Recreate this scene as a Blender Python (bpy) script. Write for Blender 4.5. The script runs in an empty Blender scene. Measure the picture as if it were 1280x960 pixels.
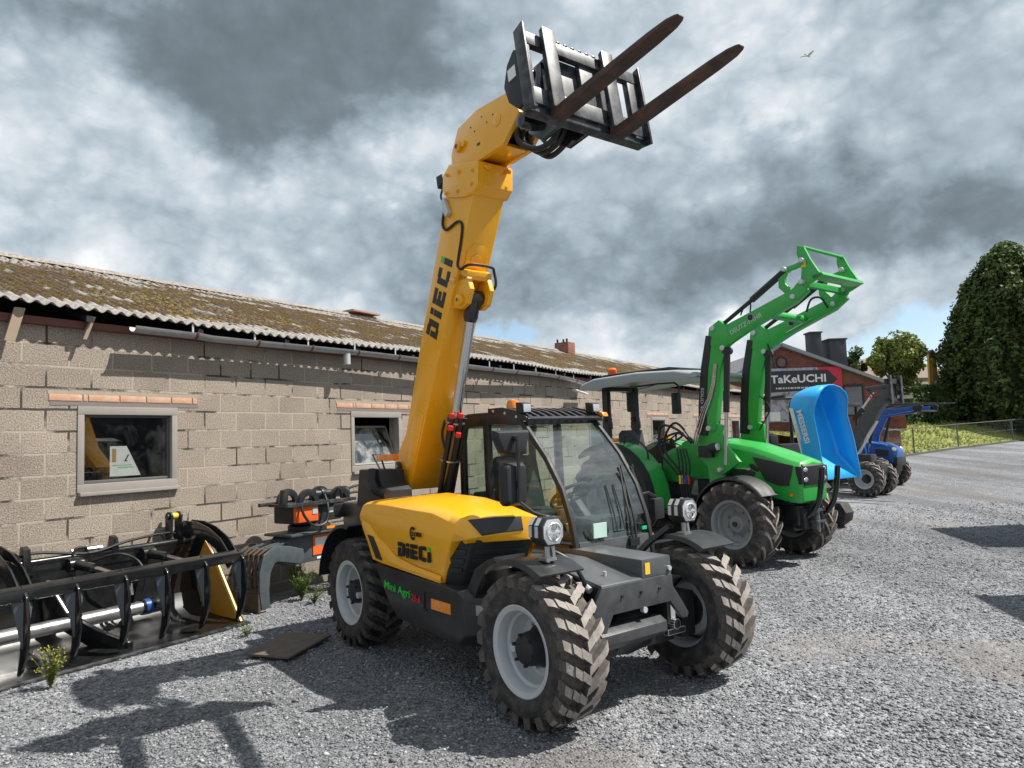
import bpy, bmesh, math, random
import numpy as np
from mathutils import Vector, Matrix, noise
random.seed(7)
rng = np.random.default_rng(11)
SC = bpy.context.scene
COL = SC.collection
R = math.radians
sin, cos, pi = math.sin, math.cos, math.pi

# ------------------------------------------------------------------ materials
MATS = {}
def nt(name):
    m = bpy.data.materials.new(name); m.use_nodes = True
    n = m.node_tree.nodes; l = m.node_tree.links
    return m, n, l, n['Principled BSDF']
def ramp(n, l, src, stops, interp='LINEAR'):
    r = n.new('ShaderNodeValToRGB'); r.color_ramp.interpolation = interp
    e = r.color_ramp.elements
    while len(e) < len(stops): e.new(0.5)
    for i, (p, c) in enumerate(stops):
        e[i].position = p; e[i].color = (c, c, c, 1) if not isinstance(c, tuple) else (*c, 1)
    l.new(src, r.inputs[0]); return r
def noise_n(n, l, vec, scale, detail=4, rough=.55, dist=0):
    t = n.new('ShaderNodeTexNoise'); t.inputs['Scale'].default_value = scale
    t.inputs['Detail'].default_value = detail; t.inputs['Roughness'].default_value = rough
    t.inputs['Distortion'].default_value = dist
    l.new(vec, t.inputs['Vector']); return t
def mixc(n, l, fac, a, b, mode='MIX'):
    x = n.new('ShaderNodeMix'); x.data_type = 'RGBA'; x.blend_type = mode
    for s, v in ((0, fac), (6, a), (7, b)):
        if hasattr(v, 'links'): l.new(v, x.inputs[s])
        else: x.inputs[s].default_value = v if s == 0 else (*v, 1)
    return x.outputs[2]
def math_n(n, l, op, a, b=0.0, c=None, clamp=False):
    x = n.new('ShaderNodeMath'); x.operation = op; x.use_clamp = clamp
    for i, v in enumerate((a, b, c)):
        if v is None: continue
        if hasattr(v, 'links'): l.new(v, x.inputs[i])
        else: x.inputs[i].default_value = v
    return x.outputs[0]
def M(name, base, rough=.45, metal=0., var=.12, scale=6., bump=0., bscale=120., coat=0., dust=None, damt=.25):
    """painted / plain surface: slight mottling, optional dust patches and fine bump"""
    m, n, l, p = nt(name)
    co = n.new('ShaderNodeTexCoord').outputs['Object']
    t = noise_n(n, l, co, scale, 6, .6)
    dark = tuple(c*(1-var) for c in base); lite = tuple(min(1, c*(1+var)) for c in base)
    c = mixc(n, l, t.outputs['Fac'], dark, lite)
    if dust:
        t2 = noise_n(n, l, co, scale*1.7+2, 8, .65)
        r2 = ramp(n, l, t2.outputs['Fac'], [(.42, 0.), (.72, damt)])
        c = mixc(n, l, r2.outputs[0], c, dust)
    l.new(c, p.inputs['Base Color'])
    rr = ramp(n, l, t.outputs['Fac'], [(.3, max(0, rough-.06)), (.7, min(1, rough+.1))])
    l.new(rr.outputs[0], p.inputs['Roughness'])
    p.inputs['Metallic'].default_value = metal
    p.inputs['Coat Weight'].default_value = coat
    p.inputs['Coat Roughness'].default_value = .08
    if bump:
        tb = noise_n(n, l, co, bscale, 3, .6)
        b = n.new('ShaderNodeBump'); b.inputs['Strength'].default_value = bump; b.inputs['Distance'].default_value = .004
        l.new(tb.outputs['Fac'], b.inputs['Height']); l.new(b.outputs[0], p.inputs['Normal'])
    MATS[name] = m; return m
def glass(name, tint, refl=1.3, base=.03, rough=.0, dirt=.0):
    m = bpy.data.materials.new(name); m.use_nodes = True
    n = m.node_tree.nodes; l = m.node_tree.links; n.clear()
    o = n.new('ShaderNodeOutputMaterial'); tr = n.new('ShaderNodeBsdfTransparent'); gl = n.new('ShaderNodeBsdfGlossy')
    tr.inputs[0].default_value = (*tint, 1); gl.inputs['Roughness'].default_value = rough
    f = n.new('ShaderNodeLayerWeight'); f.inputs[0].default_value = .5
    f5 = math_n(n, l, 'POWER', f.outputs['Facing'], 4.5)
    a = math_n(n, l, 'MULTIPLY_ADD', math_n(n, l, 'MULTIPLY_ADD', f5, .95, .045), refl, base, True)
    mx = n.new('ShaderNodeMixShader'); l.new(a, mx.inputs[0]); l.new(tr.outputs[0], mx.inputs[1]); l.new(gl.outputs[0], mx.inputs[2])
    out = mx.outputs[0]
    if dirt:
        co = n.new('ShaderNodeTexCoord').outputs['Object']
        t = noise_n(n, l, co, 5, 8, .7, .6); r = ramp(n, l, t.outputs['Fac'], [(.45, 0.), (.75, dirt)])
        d = n.new('ShaderNodeBsdfDiffuse'); d.inputs[0].default_value = (.5, .5, .48, 1)
        m2 = n.new('ShaderNodeMixShader'); l.new(r.outputs[0], m2.inputs[0]); l.new(out, m2.inputs[1]); l.new(d.outputs[0], m2.inputs[2]); out = m2.outputs[0]
    l.new(out, o.inputs[0]); MATS[name] = m; return m
DUST = (.30, .27, .23)
YEL = M('yellow_paint', (.92, .43, .006), .30, var=.05, scale=4, coat=.45, dust=(.60, .40, .14), damt=.12)
GRN = M('green_paint', (.022, .385, .055), .36, var=.08, scale=4, coat=.25, dust=DUST, damt=.14)
BLK = M('black_paint', (.014, .0155, .018), .38, var=.25, scale=5, coat=.1, dust=DUST, damt=.06)
BKG = M('gloss_black', (.009, .010, .011), .16, var=.2, scale=5, coat=.5, dust=DUST, damt=.03)
DGR = M('anthracite_paint', (.075, .083, .09), .36, var=.12, scale=4, coat=.25, dust=DUST, damt=.10)
PLA = M('black_plastic', (.017, .0185, .021), .55, var=.2, scale=9, bump=.15, bscale=300)
GRI = M('grille_plastic', (.027, .029, .032), .5, var=.2, scale=9, bump=.4, bscale=220)
RUB = M('tyre_rubber', (.020, .020, .021), .72, var=.3, scale=7, bump=.3, bscale=60, dust=(.19, .165, .145), damt=.42)
LUG = M('dusty_tread', (.25, .225, .205), .9, var=.4, scale=14, bump=.5, bscale=80, dust=(.40, .36, .325), damt=.8)
GAP = M('tread_groove', (.085, .074, .066), .92, var=.4, scale=16, bump=.4, bscale=70, dust=(.20, .175, .155), damt=.6)
LUG2 = M('shaded_tread', (.075, .065, .058), .9, var=.4, scale=14, bump=.5, bscale=80, dust=(.22, .19, .165), damt=.6)  # less dusty copy for the rear tyres, their shade put into the colour
RIM = M('grey_rim', (.52, .545, .56), .35, var=.08, scale=5, coat=.2, dust=DUST, damt=.12)
RIM2 = M('mid_grey_rim', (.24, .26, .27), .4, var=.08, scale=5, dust=DUST, damt=.2)
CHR = M('chrome', (.62, .63, .65), .16, metal=1., var=.05)
STL = M('bare_steel', (.45, .45, .46), .3, metal=.85, var=.2, scale=10)
WST = M('worn_steel', (.016, .018, .021), .38, metal=.1, var=.5, scale=7, dust=(.30, .31, .33), damt=.32)
RST = M('rusty_fork', (.050, .034, .030), .6, metal=.2, var=.5, scale=5, bump=.4, bscale=40, dust=(.17, .075, .045), damt=.75)
RSP = M('rusty_plate', (.10, .085, .075), .8, var=.35, scale=9, bump=.3, bscale=60, dust=(.22, .15, .11), damt=.5)
HOS = M('hose_rubber', (.012, .012, .013), .45, var=.2)
RED = M('red_plastic', (.65, .03, .03), .35, var=.05)
ORG = M('orange_lens', (.90, .26, .015), .2, var=.05, coat=.5)
ORP = M('orange_paint', (.78, .13, .02), .4, var=.08, coat=.2)
WHT = M('white_plastic', (.78, .78, .76), .45, var=.04)
YLB = M('yellow_label', (.85, .55, .03), .5, var=.05)
ORL = M('orange_label', (.80, .33, .03), .5, var=.15, scale=40)
DEC = M('black_decal', (.008, .008, .009), .4, var=.0)
DEG = M('green_decal', (.03, .55, .05), .4, var=.0)
DER = M('red_decal', (.6, .03, .04), .4, var=.0)
BLU = M('bright_blue_paint', (.016, .40, .86), .32, var=.04, coat=.3)
NHB = M('royal_blue_paint', (.012, .095, .36), .32, var=.06, coat=.35)
GYP = M('grey_paint', (.055, .066, .068), .42, var=.1, dust=DUST, damt=.15)
CAN = M('canopy_plastic', (.30, .335, .345), .4, var=.05, scale=2)
SEA = M('seat_vinyl', (.035, .04, .05), .55, var=.15, bump=.1)
LEN = M('lamp_lens', (.86, .88, .90), .12, metal=.75, var=.12, scale=45, bump=.5, bscale=150)
SIL = M('silver_trim', (.58, .60, .62), .35, metal=.3, var=.05)
GLC = glass('cab_glass', (.84, .94, .90), 1.35, .17, .0, .07)
GLS = glass('side_glass', (.72, .84, .78), 1.2, .02, .0, .04)
GLW = glass('window_glass', (.87, .885, .885), 1.2, .08, .015, .05)
INT = M('cab_interior', (.055, .06, .065), .6, var=.2)

# parts whose separate pieces each become an object of their own
EACH = {'loader_hose', 'collar_bolt', 'rotator_guard', 'hydraulic_hose', 'pivot_pin', 'coupling_cap', 'head_hose', 'lamp_cable', 'plate_bolt', 'guard_bolt', 'chimney_pot',
        'steel_line', 'hose_coupling', 'guard_horn', 'boom_hose', 'steel_fitting', 'hydraulic_line', 'rating_plate', 'hose', 'hinge_boss', 'claw_pivot', 'side_trim', 'hook_ear', 'coupler_tube', 'headlight', 'head_detail', 'loader_hose', 'grab_bar'}
# ------------------------------------------------------------------ mesh builder
class MB:
    def __init__(s): s.v = []; s.f = []; s.m = []; s.T = None
    def add(s, vs, fs, mi=0):
        o = len(s.v)
        if s.T is not None: vs = [tuple(s.T @ Vector(q)) for q in vs]
        s.v += [tuple(q) for q in vs]; s.f += [tuple(i+o for i in f) for f in fs]; s.m += [mi]*len(fs); return s
    def box(s, x0, x1, y0, y1, z0, z1, mi=0):
        v = [(x, y, z) for x in (x0, x1) for y in (y0, y1) for z in (z0, z1)]
        return s.add(v, [(0, 1, 3, 2), (4, 6, 7, 5), (0, 4, 5, 1), (2, 3, 7, 6), (0, 2, 6, 4), (1, 5, 7, 3)], mi)
    def prism(s, poly, a0, a1, axis='y', mi=0):
        n = len(poly)
        def P(u, w, a): return {'y': (u, a, w), 'x': (a, u, w), 'z': (u, w, a)}[axis]
        v = [P(u, w, a0) for u, w in poly]+[P(u, w, a1) for u, w in poly]
        f = [tuple(range(n))[::-1], tuple(range(n, 2*n))]+[(i, (i+1) % n, n+(i+1) % n, n+i) for i in range(n)]
        return s.add(v, f, mi)
    def loft(s, secs, closed=True, caps=True, mi=0):
        n = len(secs[0]); v = [q for c in secs for q in c]; f = []
        for k in range(len(secs)-1):
            for i in range(n if closed else n-1):
                j = (i+1) % n; f.append((k*n+i, k*n+j, (k+1)*n+j, (k+1)*n+i))
        if caps and closed:
            f.append(tuple(range(n))[::-1]); f.append(tuple((len(secs)-1)*n+i for i in range(n)))
        return s.add(v, f, mi)
    def tube(s, pts, r, n=10, mi=0, smooth=0):
        pts = [Vector(q) for q in pts]
        if smooth:
            q = []
            for k in range(len(pts)-1):
                p0 = pts[max(k-1, 0)]; p1 = pts[k]; p2 = pts[k+1]; p3 = pts[min(k+2, len(pts)-1)]
                for i in range(smooth):
                    t = i/smooth
                    q.append(.5*((2*p1)+(p2-p0)*t+(2*p0-5*p1+4*p2-p3)*t*t+(3*p1-p0-3*p2+p3)*t**3))
            pts = q+[pts[-1]]
        rs = r if isinstance(r, (list, tuple)) else [r]*len(pts)
        secs = []; up = None
        for k, p in enumerate(pts):
            t = (pts[min(k+1, len(pts)-1)]-pts[max(k-1, 0)]).normalized()
            if up is None:
                up = Vector((0, 0, 1)) if abs(t.z) < .9 else Vector((1, 0, 0))
            a = (up - t*up.dot(t)).normalized(); b = t.cross(a); up = a
            secs.append([p+(a*cos(2*pi*i/n)+b*sin(2*pi*i/n))*rs[k] for i in range(n)])
        return s.loft(secs, True, True, mi)
    def bar(s, pts, w, h, side=(0, 1, 0), mi=0):
        """rectangular section swept along pts; side = direction of width w"""
        pts = [Vector(q) for q in pts]; sd = Vector(side).normalized(); secs = []
        for k, p in enumerate(pts):
            t = (pts[min(k+1, len(pts)-1)]-pts[max(k-1, 0)]).normalized()
            u = t.cross(sd).normalized()
            hh = h[k] if isinstance(h, (list, tuple)) else h
            secs.append([p+sd*(w/2*a)+u*(hh/2*b) for a, b in ((-1, -1), (1, -1), (1, 1), (-1, 1))])
        return s.loft(secs, True, True, mi)
    def lathe(s, prof, c=(0, 0, 0), axis='y', n=40, mi=0, close=False):
        v = []; f = []; k = len(prof)
        for i in range(n):
            a = 2*pi*i/n
            for r_, h in prof:
                u, w = r_*cos(a), r_*sin(a)
                q = {'y': (u, h, w), 'x': (h, u, w), 'z': (u, w, h)}[axis]
                v.append((q[0]+c[0], q[1]+c[1], q[2]+c[2]))
        for i in range(n):
            j = (i+1) % n
            for t in range(k-1+(1 if close else 0)):
                t2 = (t+1) % k
                f.append((i*k+t, j*k+t, j*k+t2, i*k+t2))
        return s.add(v, f, mi)
    def ball(s, c, r, n=10, mi=0):
        rx, ry, rz = r if isinstance(r, (tuple, list)) else (r, r, r)
        secs = []
        for i in range(n//2+1):
            a = -pi/2+pi*i/(n//2); cr = max(cos(a), .001)
            secs.append([(c[0]+rx*cr*cos(2*pi*j/n), c[1]+ry*cr*sin(2*pi*j/n), c[2]+rz*sin(a)) for j in range(n)])
        return s.loft(secs, True, True, mi)
    def mesh(s, name, mats, bevel=0, seg=2, smooth=35, recalc=True):
        me = bpy.data.meshes.new(name); me.from_pydata(s.v, [], s.f)
        me.polygons.foreach_set('material_index', s.m)
        if recalc or bevel:
            bm = bmesh.new(); bm.from_mesh(me)
            if recalc: bmesh.ops.recalc_face_normals(bm, faces=bm.faces)
            if bevel:
                ed = [e for e in bm.edges if len(e.link_faces) == 2 and e.calc_face_angle(0) > R(28)]
                bmesh.ops.bevel(bm, geom=ed, offset=bevel, segments=seg, profile=.6, affect='EDGES', clamp_overlap=True)
            bm.to_mesh(me); bm.free()
        if smooth:
            me.shade_smooth(); me.set_sharp_from_angle(angle=R(smooth))
        for m in (mats if isinstance(mats, (list, tuple)) else [mats]): me.materials.append(m)
        return me
    def pieces(s):
        par = list(range(len(s.v)))
        def find(a):
            while par[a] != a: par[a] = par[par[a]]; a = par[a]
            return a
        for f in s.f:
            for q in f[1:]: par[find(q)] = find(f[0])
        grp = {}
        for f, mi in zip(s.f, s.m): grp.setdefault(find(f[0]), []).append((f, mi))
        out = []
        for fs in grp.values():
            o = MB(); ix = {}
            for f, mi in fs:
                for q in f:
                    if q not in ix: ix[q] = len(o.v); o.v.append(s.v[q])
                o.f.append(tuple(ix[q] for q in f)); o.m.append(mi)
            out.append(o)
        return out
    def build(s, name, mats, parent=None, bevel=0, seg=2, smooth=35, recalc=True, loc=None):
        if name in EACH:
            return [link(name, q.mesh(name, mats, bevel, seg, smooth, recalc), parent, loc) for q in s.pieces()][0]
        return link(name, s.mesh(name, mats, bevel, seg, smooth, recalc), parent, loc)
def link(name, me, parent=None, loc=None):
    o = bpy.data.objects.new(name, me); COL.objects.link(o)
    if parent: o.parent = parent
    if loc: o.location = loc
    return o
def empty(name, parent=None, loc=(0, 0, 0), rz=0):
    o = bpy.data.objects.new(name, None); COL.objects.link(o); o.location = loc; o.rotation_euler = (0, 0, rz)
    o.empty_display_size = .2
    if parent: o.parent = parent
    return o
def tag(o, label=None, cat=None, group=None, kind=None):
    if label: o['label'] = label
    if cat: o['category'] = cat
    if group: o['group'] = group
    if kind: o['kind'] = kind
    return o
def thing(name, label, cat, loc, rz=0, group=None):
    return tag(empty(name, None, loc, rz), label, cat, group)
def text_mb(body, org, right, up, width, height, mat_i=0, mb=None, depth=.002, bold=0.):
    """flat lettering laid out on the plane right/up, fitted to width x height"""
    cu = bpy.data.curves.new('lettering', 'FONT'); cu.body = body; cu.extrude = .01; cu.offset = bold; cu.resolution_u = 3
    ob = bpy.data.objects.new('lettering', cu); COL.objects.link(ob)
    bpy.context.view_layer.update()
    dg = bpy.context.evaluated_depsgraph_get()
    me = bpy.data.meshes.new_from_object(ob.evaluated_get(dg))
    V_ = [tuple(v.co) for v in me.vertices]; F_ = [tuple(p.vertices) for p in me.polygons]
    bpy.data.objects.remove(ob); bpy.data.curves.remove(cu); bpy.data.meshes.remove(me)
    xs = [v[0] for v in V_]; ys = [v[1] for v in V_]
    sx = width/(max(xs)-min(xs)); sy = height/(max(ys)-min(ys))
    right = Vector(right).normalized(); up = Vector(up).normalized(); nn = right.cross(up)
    vs = [Vector(org)+right*((v[0]-min(xs))*sx)+up*((v[1]-min(ys))*sy)+nn*(v[2]/.01*depth/2) for v in V_]
    mb = mb or MB(); mb.add(vs, F_, mat_i); return mb
def boxletters(word, org, right, up, h, mb, depth=.002, gap=.10, green_dot=True, sx=1.):
    """heavy stencil letters made of bars (h = cap height)"""
    L = {'D': ([(0, 0, .25, .62), (.25, 0, .42, .22), (.42, .06, .68, .94), (0, .72, .42, 1)], .68),
         'i': ([(0, 0, .26, .68), (0, .76, .26, 1)], .26),
         'E': ([(0, 0, .26, .68), (0, .74, .66, 1), (.26, .38, .60, .60), (.26, 0, .66, .24)], .66),
         'C': ([(0, .06, .26, .94), (.26, .74, .66, 1), (.26, 0, .66, .25)], .66)}
    right = Vector(right).normalized(); up = Vector(up).normalized(); nn = right.cross(up)
    x = 0
    for k, ch in enumerate(word):
        bs, w = L[ch]
        for q, (a, b, c, d) in enumerate(bs):
            gi = 1 if (green_dot and k == len(word)-1 and q == 1) else 0
            P = [Vector(org)+right*((x+u*sx)*h)+up*(v*h) for u, v in ((a, b), (c, b), (c, d), (a, d))]
            mb.add([p-nn*depth/2 for p in P]+[p+nn*depth/2 for p in P],
                   [(3, 2, 1, 0), (4, 5, 6, 7), (0, 1, 5, 4), (1, 2, 6, 5), (2, 3, 7, 6), (3, 0, 4, 7)], gi)
        x += w*sx+gap
    return mb
def lerp(a, b, t): return a+(b-a)*t

# ------------------------------------------------------------------ tyres and wheels
def tyre_mb(Rr, W, rr, nl=20, lh=.036, lw=.05, dphi=.34, blocks=False):
    mb = MB(); c = Rr-lh
    h = W/2
    prof = [(rr, -h*.80), (rr+.012, -h*.90), (rr+(c-rr)*.35, -h*1.0), (rr+(c-rr)*.7, -h*.99), (c-.03, -h*.92), (c-.006, -h*.72), (c, -h*.3)]
    prof = prof+[(a, -b) for a, b in prof[::-1]]
    o = len(mb.m); mb.lathe(prof, n=56); k = len(prof)-1
    for q in range(56*k):
        if 4 <= q % k <= k-5: mb.m[o+q] = 2
    for sd in (-1, 1):
        for k in range(nl):
            p0 = 2*pi*(k+(.5 if sd > 0 else 0))/nl
            jit = random.uniform(-.01, .01)
            st = [(1.02, .0, c-.085, c-.10, .8), (1.0, .0, Rr-.045, c-.06, .9), (.92, -.02, Rr-.014, c-.03, 1.),
                  (.58, -.36*dphi, Rr-.003, c-.015, .95), (.30, -.68*dphi, Rr, c-.012, .85), (-.06, -1.0*dphi, Rr, c-.012, .8)]
            if blocks:
                for q, (ya, yb, dq, hh) in enumerate(((.97, .66, 0, -.010), (.68, .33, .022, 0), (.35, -.05, .044, .002))):
                    ss = []
                    for yy in (ya, lerp(ya, yb, .5), yb):
                        a = p0+jit-dphi*(.97-yy)*.93+dq*.8-.02; wa = lw/Rr*(1 if q == 0 else .92); rt = Rr+hh-(.012 if yy > .9 else 0); rb = c-(.05 if yy > .9 else .02)
                        ss.append([(rad*cos(a+da), sd*h*yy, rad*sin(a+da)) for rad, da in ((rb, -wa*.60), (rt, -wa*.44), (rt, wa*.44), (rb, wa*.60))])
                    o = len(mb.m); mb.loft(ss, mi=2)
                    for z_ in range(len(ss)-1): mb.m[o+4*z_+1] = 1
                continue
            secs = []
            for yy, dp, rt, rb, ws in st:
                a = p0+dp+jit; wa = lw*ws/Rr
                secs.append([(rad*cos(a+da), sd*h*yy, rad*sin(a+da)) for rad, da in ((rb, -wa*.62), (rt, -wa*.42), (rt, wa*.42), (rb, wa*.62))])
            o = len(mb.m); mb.loft(secs, mi=2)
            for q in range(1, len(secs)-1): mb.m[o+4*q+1] = 1
    return mb
def rim_mb(rr, W, dish=.2, hub=True):
    """dished disc, open side towards -Y"""
    mb = MB(); y = -W*.42
    mb.lathe([(rr+.004, W*.40), (rr+.02, W*.40), (rr-.004, W*.36), (rr-.03, W*.2), (rr-.03, 0), (rr-.02, y*.7), (rr+.004, y*.98), (rr+.022, y*1.0), (rr+.026, y*1.07), (rr+.012, y*1.10),
              (rr-.016, y*1.02), (rr-.028, y*.80), (rr-.03, y*.55), (rr*.82, y*.46), (rr*.79, y*.2), (rr*.77, y*.1), (rr*.70, y*.05+dish*.1), (rr*.40, dish*.12), (0.001, dish*.12)], n=48)
    for k in range(8):
        a = 2*pi*k/8
        mb.tube([(rr*.55*cos(a), dish*.12+.005, rr*.55*sin(a)), (rr*.55*cos(a), dish*.12-.03, rr*.55*sin(a))], .012, 6)
    return mb
def wheel(parent, name, meshes, loc, flip):
    w = empty(name, parent, loc)
    link('tyre', meshes[0], w)
    for nm, me in (('rim', meshes[1]), ('hub', meshes[2])):
        o = link(nm, me, w)
        if flip: o.rotation_euler = (0, 0, pi)
    return w
# ------------------------------------------------------------------ TELEHANDLER (X forward, Y left, Z up, origin under the front axle)
def telehandler():
    T = thing('telehandler', 'yellow and black telehandler with its boom raised high and two rusty forks', 'telehandler', (.667, 4.89, 0), R(-52.8))
    # wheels
    ty = tyre_mb(.452, .335, .25, 22, .040, .066, .30, blocks=True).mesh('tyre', [RUB, LUG, GAP], smooth=28)
    rm = rim_mb(.25, .335, .16).mesh('rim', RIM)
    hb = MB()
    hb.lathe([(.001, -.135), (.055, -.135), (.085, -.12), (.098, -.09), (.105, -.02), (.125, .01), (.125, .05), (.001, .05)], n=28)
    for k in range(6):
        a = 2*pi*k/6; hb.tube([(.088*cos(a), -.115, .088*sin(a)), (.088*cos(a), -.138, .088*sin(a))], .011, 6)
    hb.tube([(.10, -.09, .03), (.10, -.125, .03)], .026, 10, 1)
    hub = hb.mesh('hub', [PLA, SIL])
    tyb = ty.copy(); tyb.materials[1] = LUG2; tyb.materials[2] = RUB
    for x, y in ((0, -.70), (-2.376, -.70), (0, .70), (-2.376, .70)):
        w = wheel(T, 'wheel', (ty if x == 0 else tyb, rm, hub), (x, y, .445), y > 0)
        w.rotation_euler = (0, random.uniform(0, 6), 0)
    # chassis and axles
    m = MB()
    m.box(-2.75, .05, -.36, -.02, .40, .78); m.box(-2.7, -2.2, -.40, .45, .45, .95)
    m.box(-1.92, -.47, -.02, .84, .42, .92); m.box(-2.3, -1.9, -.3, .5, .5, 1.0)
    m.tube([(0, -.62, .445), (0, -.25, .43), (0, .25, .43), (0, .62, .445)], .085, 12); m.lathe([(.001, -.2), (.15, -.16), (.17, 0), (.15, .16), (.001, .2)], (0, 0, .43), 'y', 16)
    m.tube([(-2.376, -.62, .445), (-2.376, .62, .445)], .085, 12)
    m.box(-.12, .12, .46, .60, .30, .60); m.box(-.12, .12, -.60, -.46, .30, .60)
    m.build('chassis', BLK, T, bevel=.012)
    m = MB(); m.prism([(-3.0, .72), (-2.62, .62), (-2.40, .95), (-2.40, 1.17), (-3.0, 1.16)], -.62, .62)
    m.box(-3.04, -2.98, -.70, .70, 1.02, 1.15)
    m.build('rear_counterweight', BLK, T, bevel=.02)
    # engine hood
    S = [(-2.175, -2.165, 1.02, 1.165, 1.18), (-2.165, -2.14, 1.00, 1.208, 1.22), (-2.08, -2.05, .975, 1.224, 1.24), (-2.0, -1.88, .885, 1.228, 1.25),
         (-1.925, -1.74, .765, 1.228, 1.265), (-1.55, -1.45, .748, 1.218, 1.29), (-1.2, -1.02, .732, 1.205, 1.275), (-.90, -.82, .714, 1.180, 1.225, .6),
         (-.83, -.69, .86, 1.160, 1.170, 1.23, .005), (-.785, -.606, 1.0, 1.043, 1.063, .87, .06), (-.77, -.65, .99, 1.0, 1.012, 1.2, .075)]
    def sec(xb, xt, zb, zr, zi, sw=0, yi=0):
        zm = lerp(zb, zr, .5); zs = lerp(zb, zr, .72)
        if sw:
            SX = lambda y: xt+sw*.19*(y+.77)/.37
            return [(xb, -.815+yi, zb), (lerp(xb, xt, .5), -.838+yi, zm), (lerp(xb, xt, .75), -.832+yi, zs), (SX(-.79), -.805+yi, lerp(zs, zr, .7)), (SX(-.765), -.77+yi, zr), (SX(-.70), -.71+yi*.6, lerp(zr, zi, .3)), (SX(-.58), -.58, lerp(zr, zi, .7)), (SX(-.42), -.42, zi), (SX(-.345), -.345, zi-.008), (SX(-.33), -.33, zi-.03), (max(xb, SX(-.33)-.12), -.33, zb+.005)]
        xm = lerp(xb, xt, .5); ins = .0
        return [(xb, -.815, zb), (xm, -.838, zm), (lerp(xb, xt, .75), -.832, zs), (xt, -.818, zr-.020), (xt, -.785, zr), (xt, -.70, lerp(zr, zi, .35)), (xt, -.58, lerp(zr, zi, .75)), (xt, -.42, zi), (xt, -.345, zi-.012), (xt, -.33, zi-.06), (xb, -.33, zb+.01)]
    m = MB(); m.loft([sec(*s) for s in S]); hood = m.build('engine_hood', YEL, T, bevel=.010, seg=2, smooth=50)
    # raised sculpted lip along the bottom of the hood side
    m = MB(); yy = -.835
    m.loft([[(x, yy-.014*k, z0), (x, yy-.018*k, z0+.02), (x, yy-.012*k, z1-.03), (x, yy+.006, z1), (x, yy+.006, z0)] for x, z0, z1, k in ((-2.12, 1.01, 1.075, .2), (-2.0, .90, 1.05, 1), (-1.915, .775, 1.0, 1), (-1.75, .76, .92, 1), (-1.55, .752, .83, 1), (-1.25, .738, .79, 1), (-.90, .718, .765, .7))])
    m.build('sculpted_lip', YEL, hood, smooth=60)
    m = MB(); m.prism([(-1.985, .965), (-1.90, .955), (-1.735, .785), (-1.835, .79)], -.862, -.84); m.build('side_vent', PLA, hood, bevel=.004)
    # mesh intake set into the sloping nose of the hood
    a_, b_, c_, d_ = Vector((-.68, -.755, 1.161)), Vector((-.475, -.43, 1.169)), Vector((-.577, -.70, 1.046)), Vector((-.456, -.43, 1.064))
    q = []
    for u_, v_ in ((.02, .05), (.04, .92), (.98, .92), (.98, .06), (.5, .0)): q.append(a_.lerp(b_, u_).lerp(c_.lerp(d_, u_), v_))
    nq = (q[2]-q[0]).cross(q[1]-q[0]).normalized()
    nq = nq if nq.z > 0 else -nq
    m = MB(); m.add([p_+nq*.012 for p_ in q]+[p_-nq*.03 for p_ in q], [(0, 1, 2, 3, 4), (9, 8, 7, 6, 5)]+[(i, 5+i, 5+(i+1) % 5, (i+1) % 5) for i in range(5)])
    m.build('hood_intake', GRI, hood, bevel=.004)
    # front louvre grille below the nose
    GS = lambda z: [(lerp(-.90, -.775, (z-.68)/.355), -.805), (lerp(-.80, -.655, (z-.68)/.32), -.73), (lerp(-.62, -.46, (z-.68)/.32), -.36), (lerp(-.9, -.8, (z-.68)/.355), -.36)]
    m = MB(); m.loft([[(x, y, z) for x, y in GS(z)] for z in (.665, .80, .995)])
    for k in range(4):
        z0, z1 = .78+.065*k, .825+.065*k
        for i_, t0, t1 in ((0, .15, .85), (1, .06, .92)):
            L_ = []
            for zz_, off in ((z0, .004), (z1, .012)):
                g_ = GS(zz_); p_ = Vector((*g_[i_], zz_)); q_ = Vector((*g_[i_+1], zz_)); o_ = Vector((q_.y-p_.y, p_.x-q_.x, 0)).normalized(); o_ = o_ if o_.y*-1+o_.x > 0 else -o_
                L_ += [p_.lerp(q_, t0)+o_*off, p_.lerp(q_, t1)+o_*off, p_.lerp(q_, t1)-o_*.02, p_.lerp(q_, t0)-o_*.02]
            m.loft([L_[:4], L_[4:]], mi=1)
    m.build('front_grille', [PLA, GRI], T, bevel=.004)
    # decals
    m = MB(); boxletters('DiECi', (-1.50, -.8415, .842), (1, 0, .0), (0, 0, 1), .108, m, .004, .2, sx=1.45)
    for k, v in enumerate(m.v): pass
    m.build('maker_lettering', [DEC, DEG], hood, smooth=0)
    m = MB(); c = Vector((-1.265, -.8425, 1.03)); g = []
    for k in range(14):
        a0 = R(55)+k*R(250)/13
        for rr, w in ((.040, .10), (.050, .055)):
            P = [c+Vector((r_*cos(a), 0, r_*sin(a))) for r_, a in ((.030, a0-w*1.6), (rr, a0-w*1.2), (rr, a0+w*1.2), (.030, a0+w*1.6))]
            if rr == .040 or k % 1 == 0: m.add([p+Vector((0, -.001-(.0008 if rr > .045 else 0), 0)) for p in P]+[p+Vector((0, .002, 0)) for p in P], [(0, 1, 2, 3), (7, 6, 5, 4), (0, 4, 5, 1), (1, 5, 6, 2), (2, 6, 7, 3), (3, 7, 4, 0)])
    text_mb('LOOSEN', (-1.285, -.846, 1.012), (1, 0, 0), (0, 0, 1), .15, .032, 0, m, .004, .014)
    m.build('dealer_logo', DEC, hood, smooth=0)
    # lower side panel
    m = MB(); P = [(-1.87, .752), (-.66, .705), (-.58, .66), (-.58, .42), (-.66, .345), (-1.50, .385), (-1.62, .47)]
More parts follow.
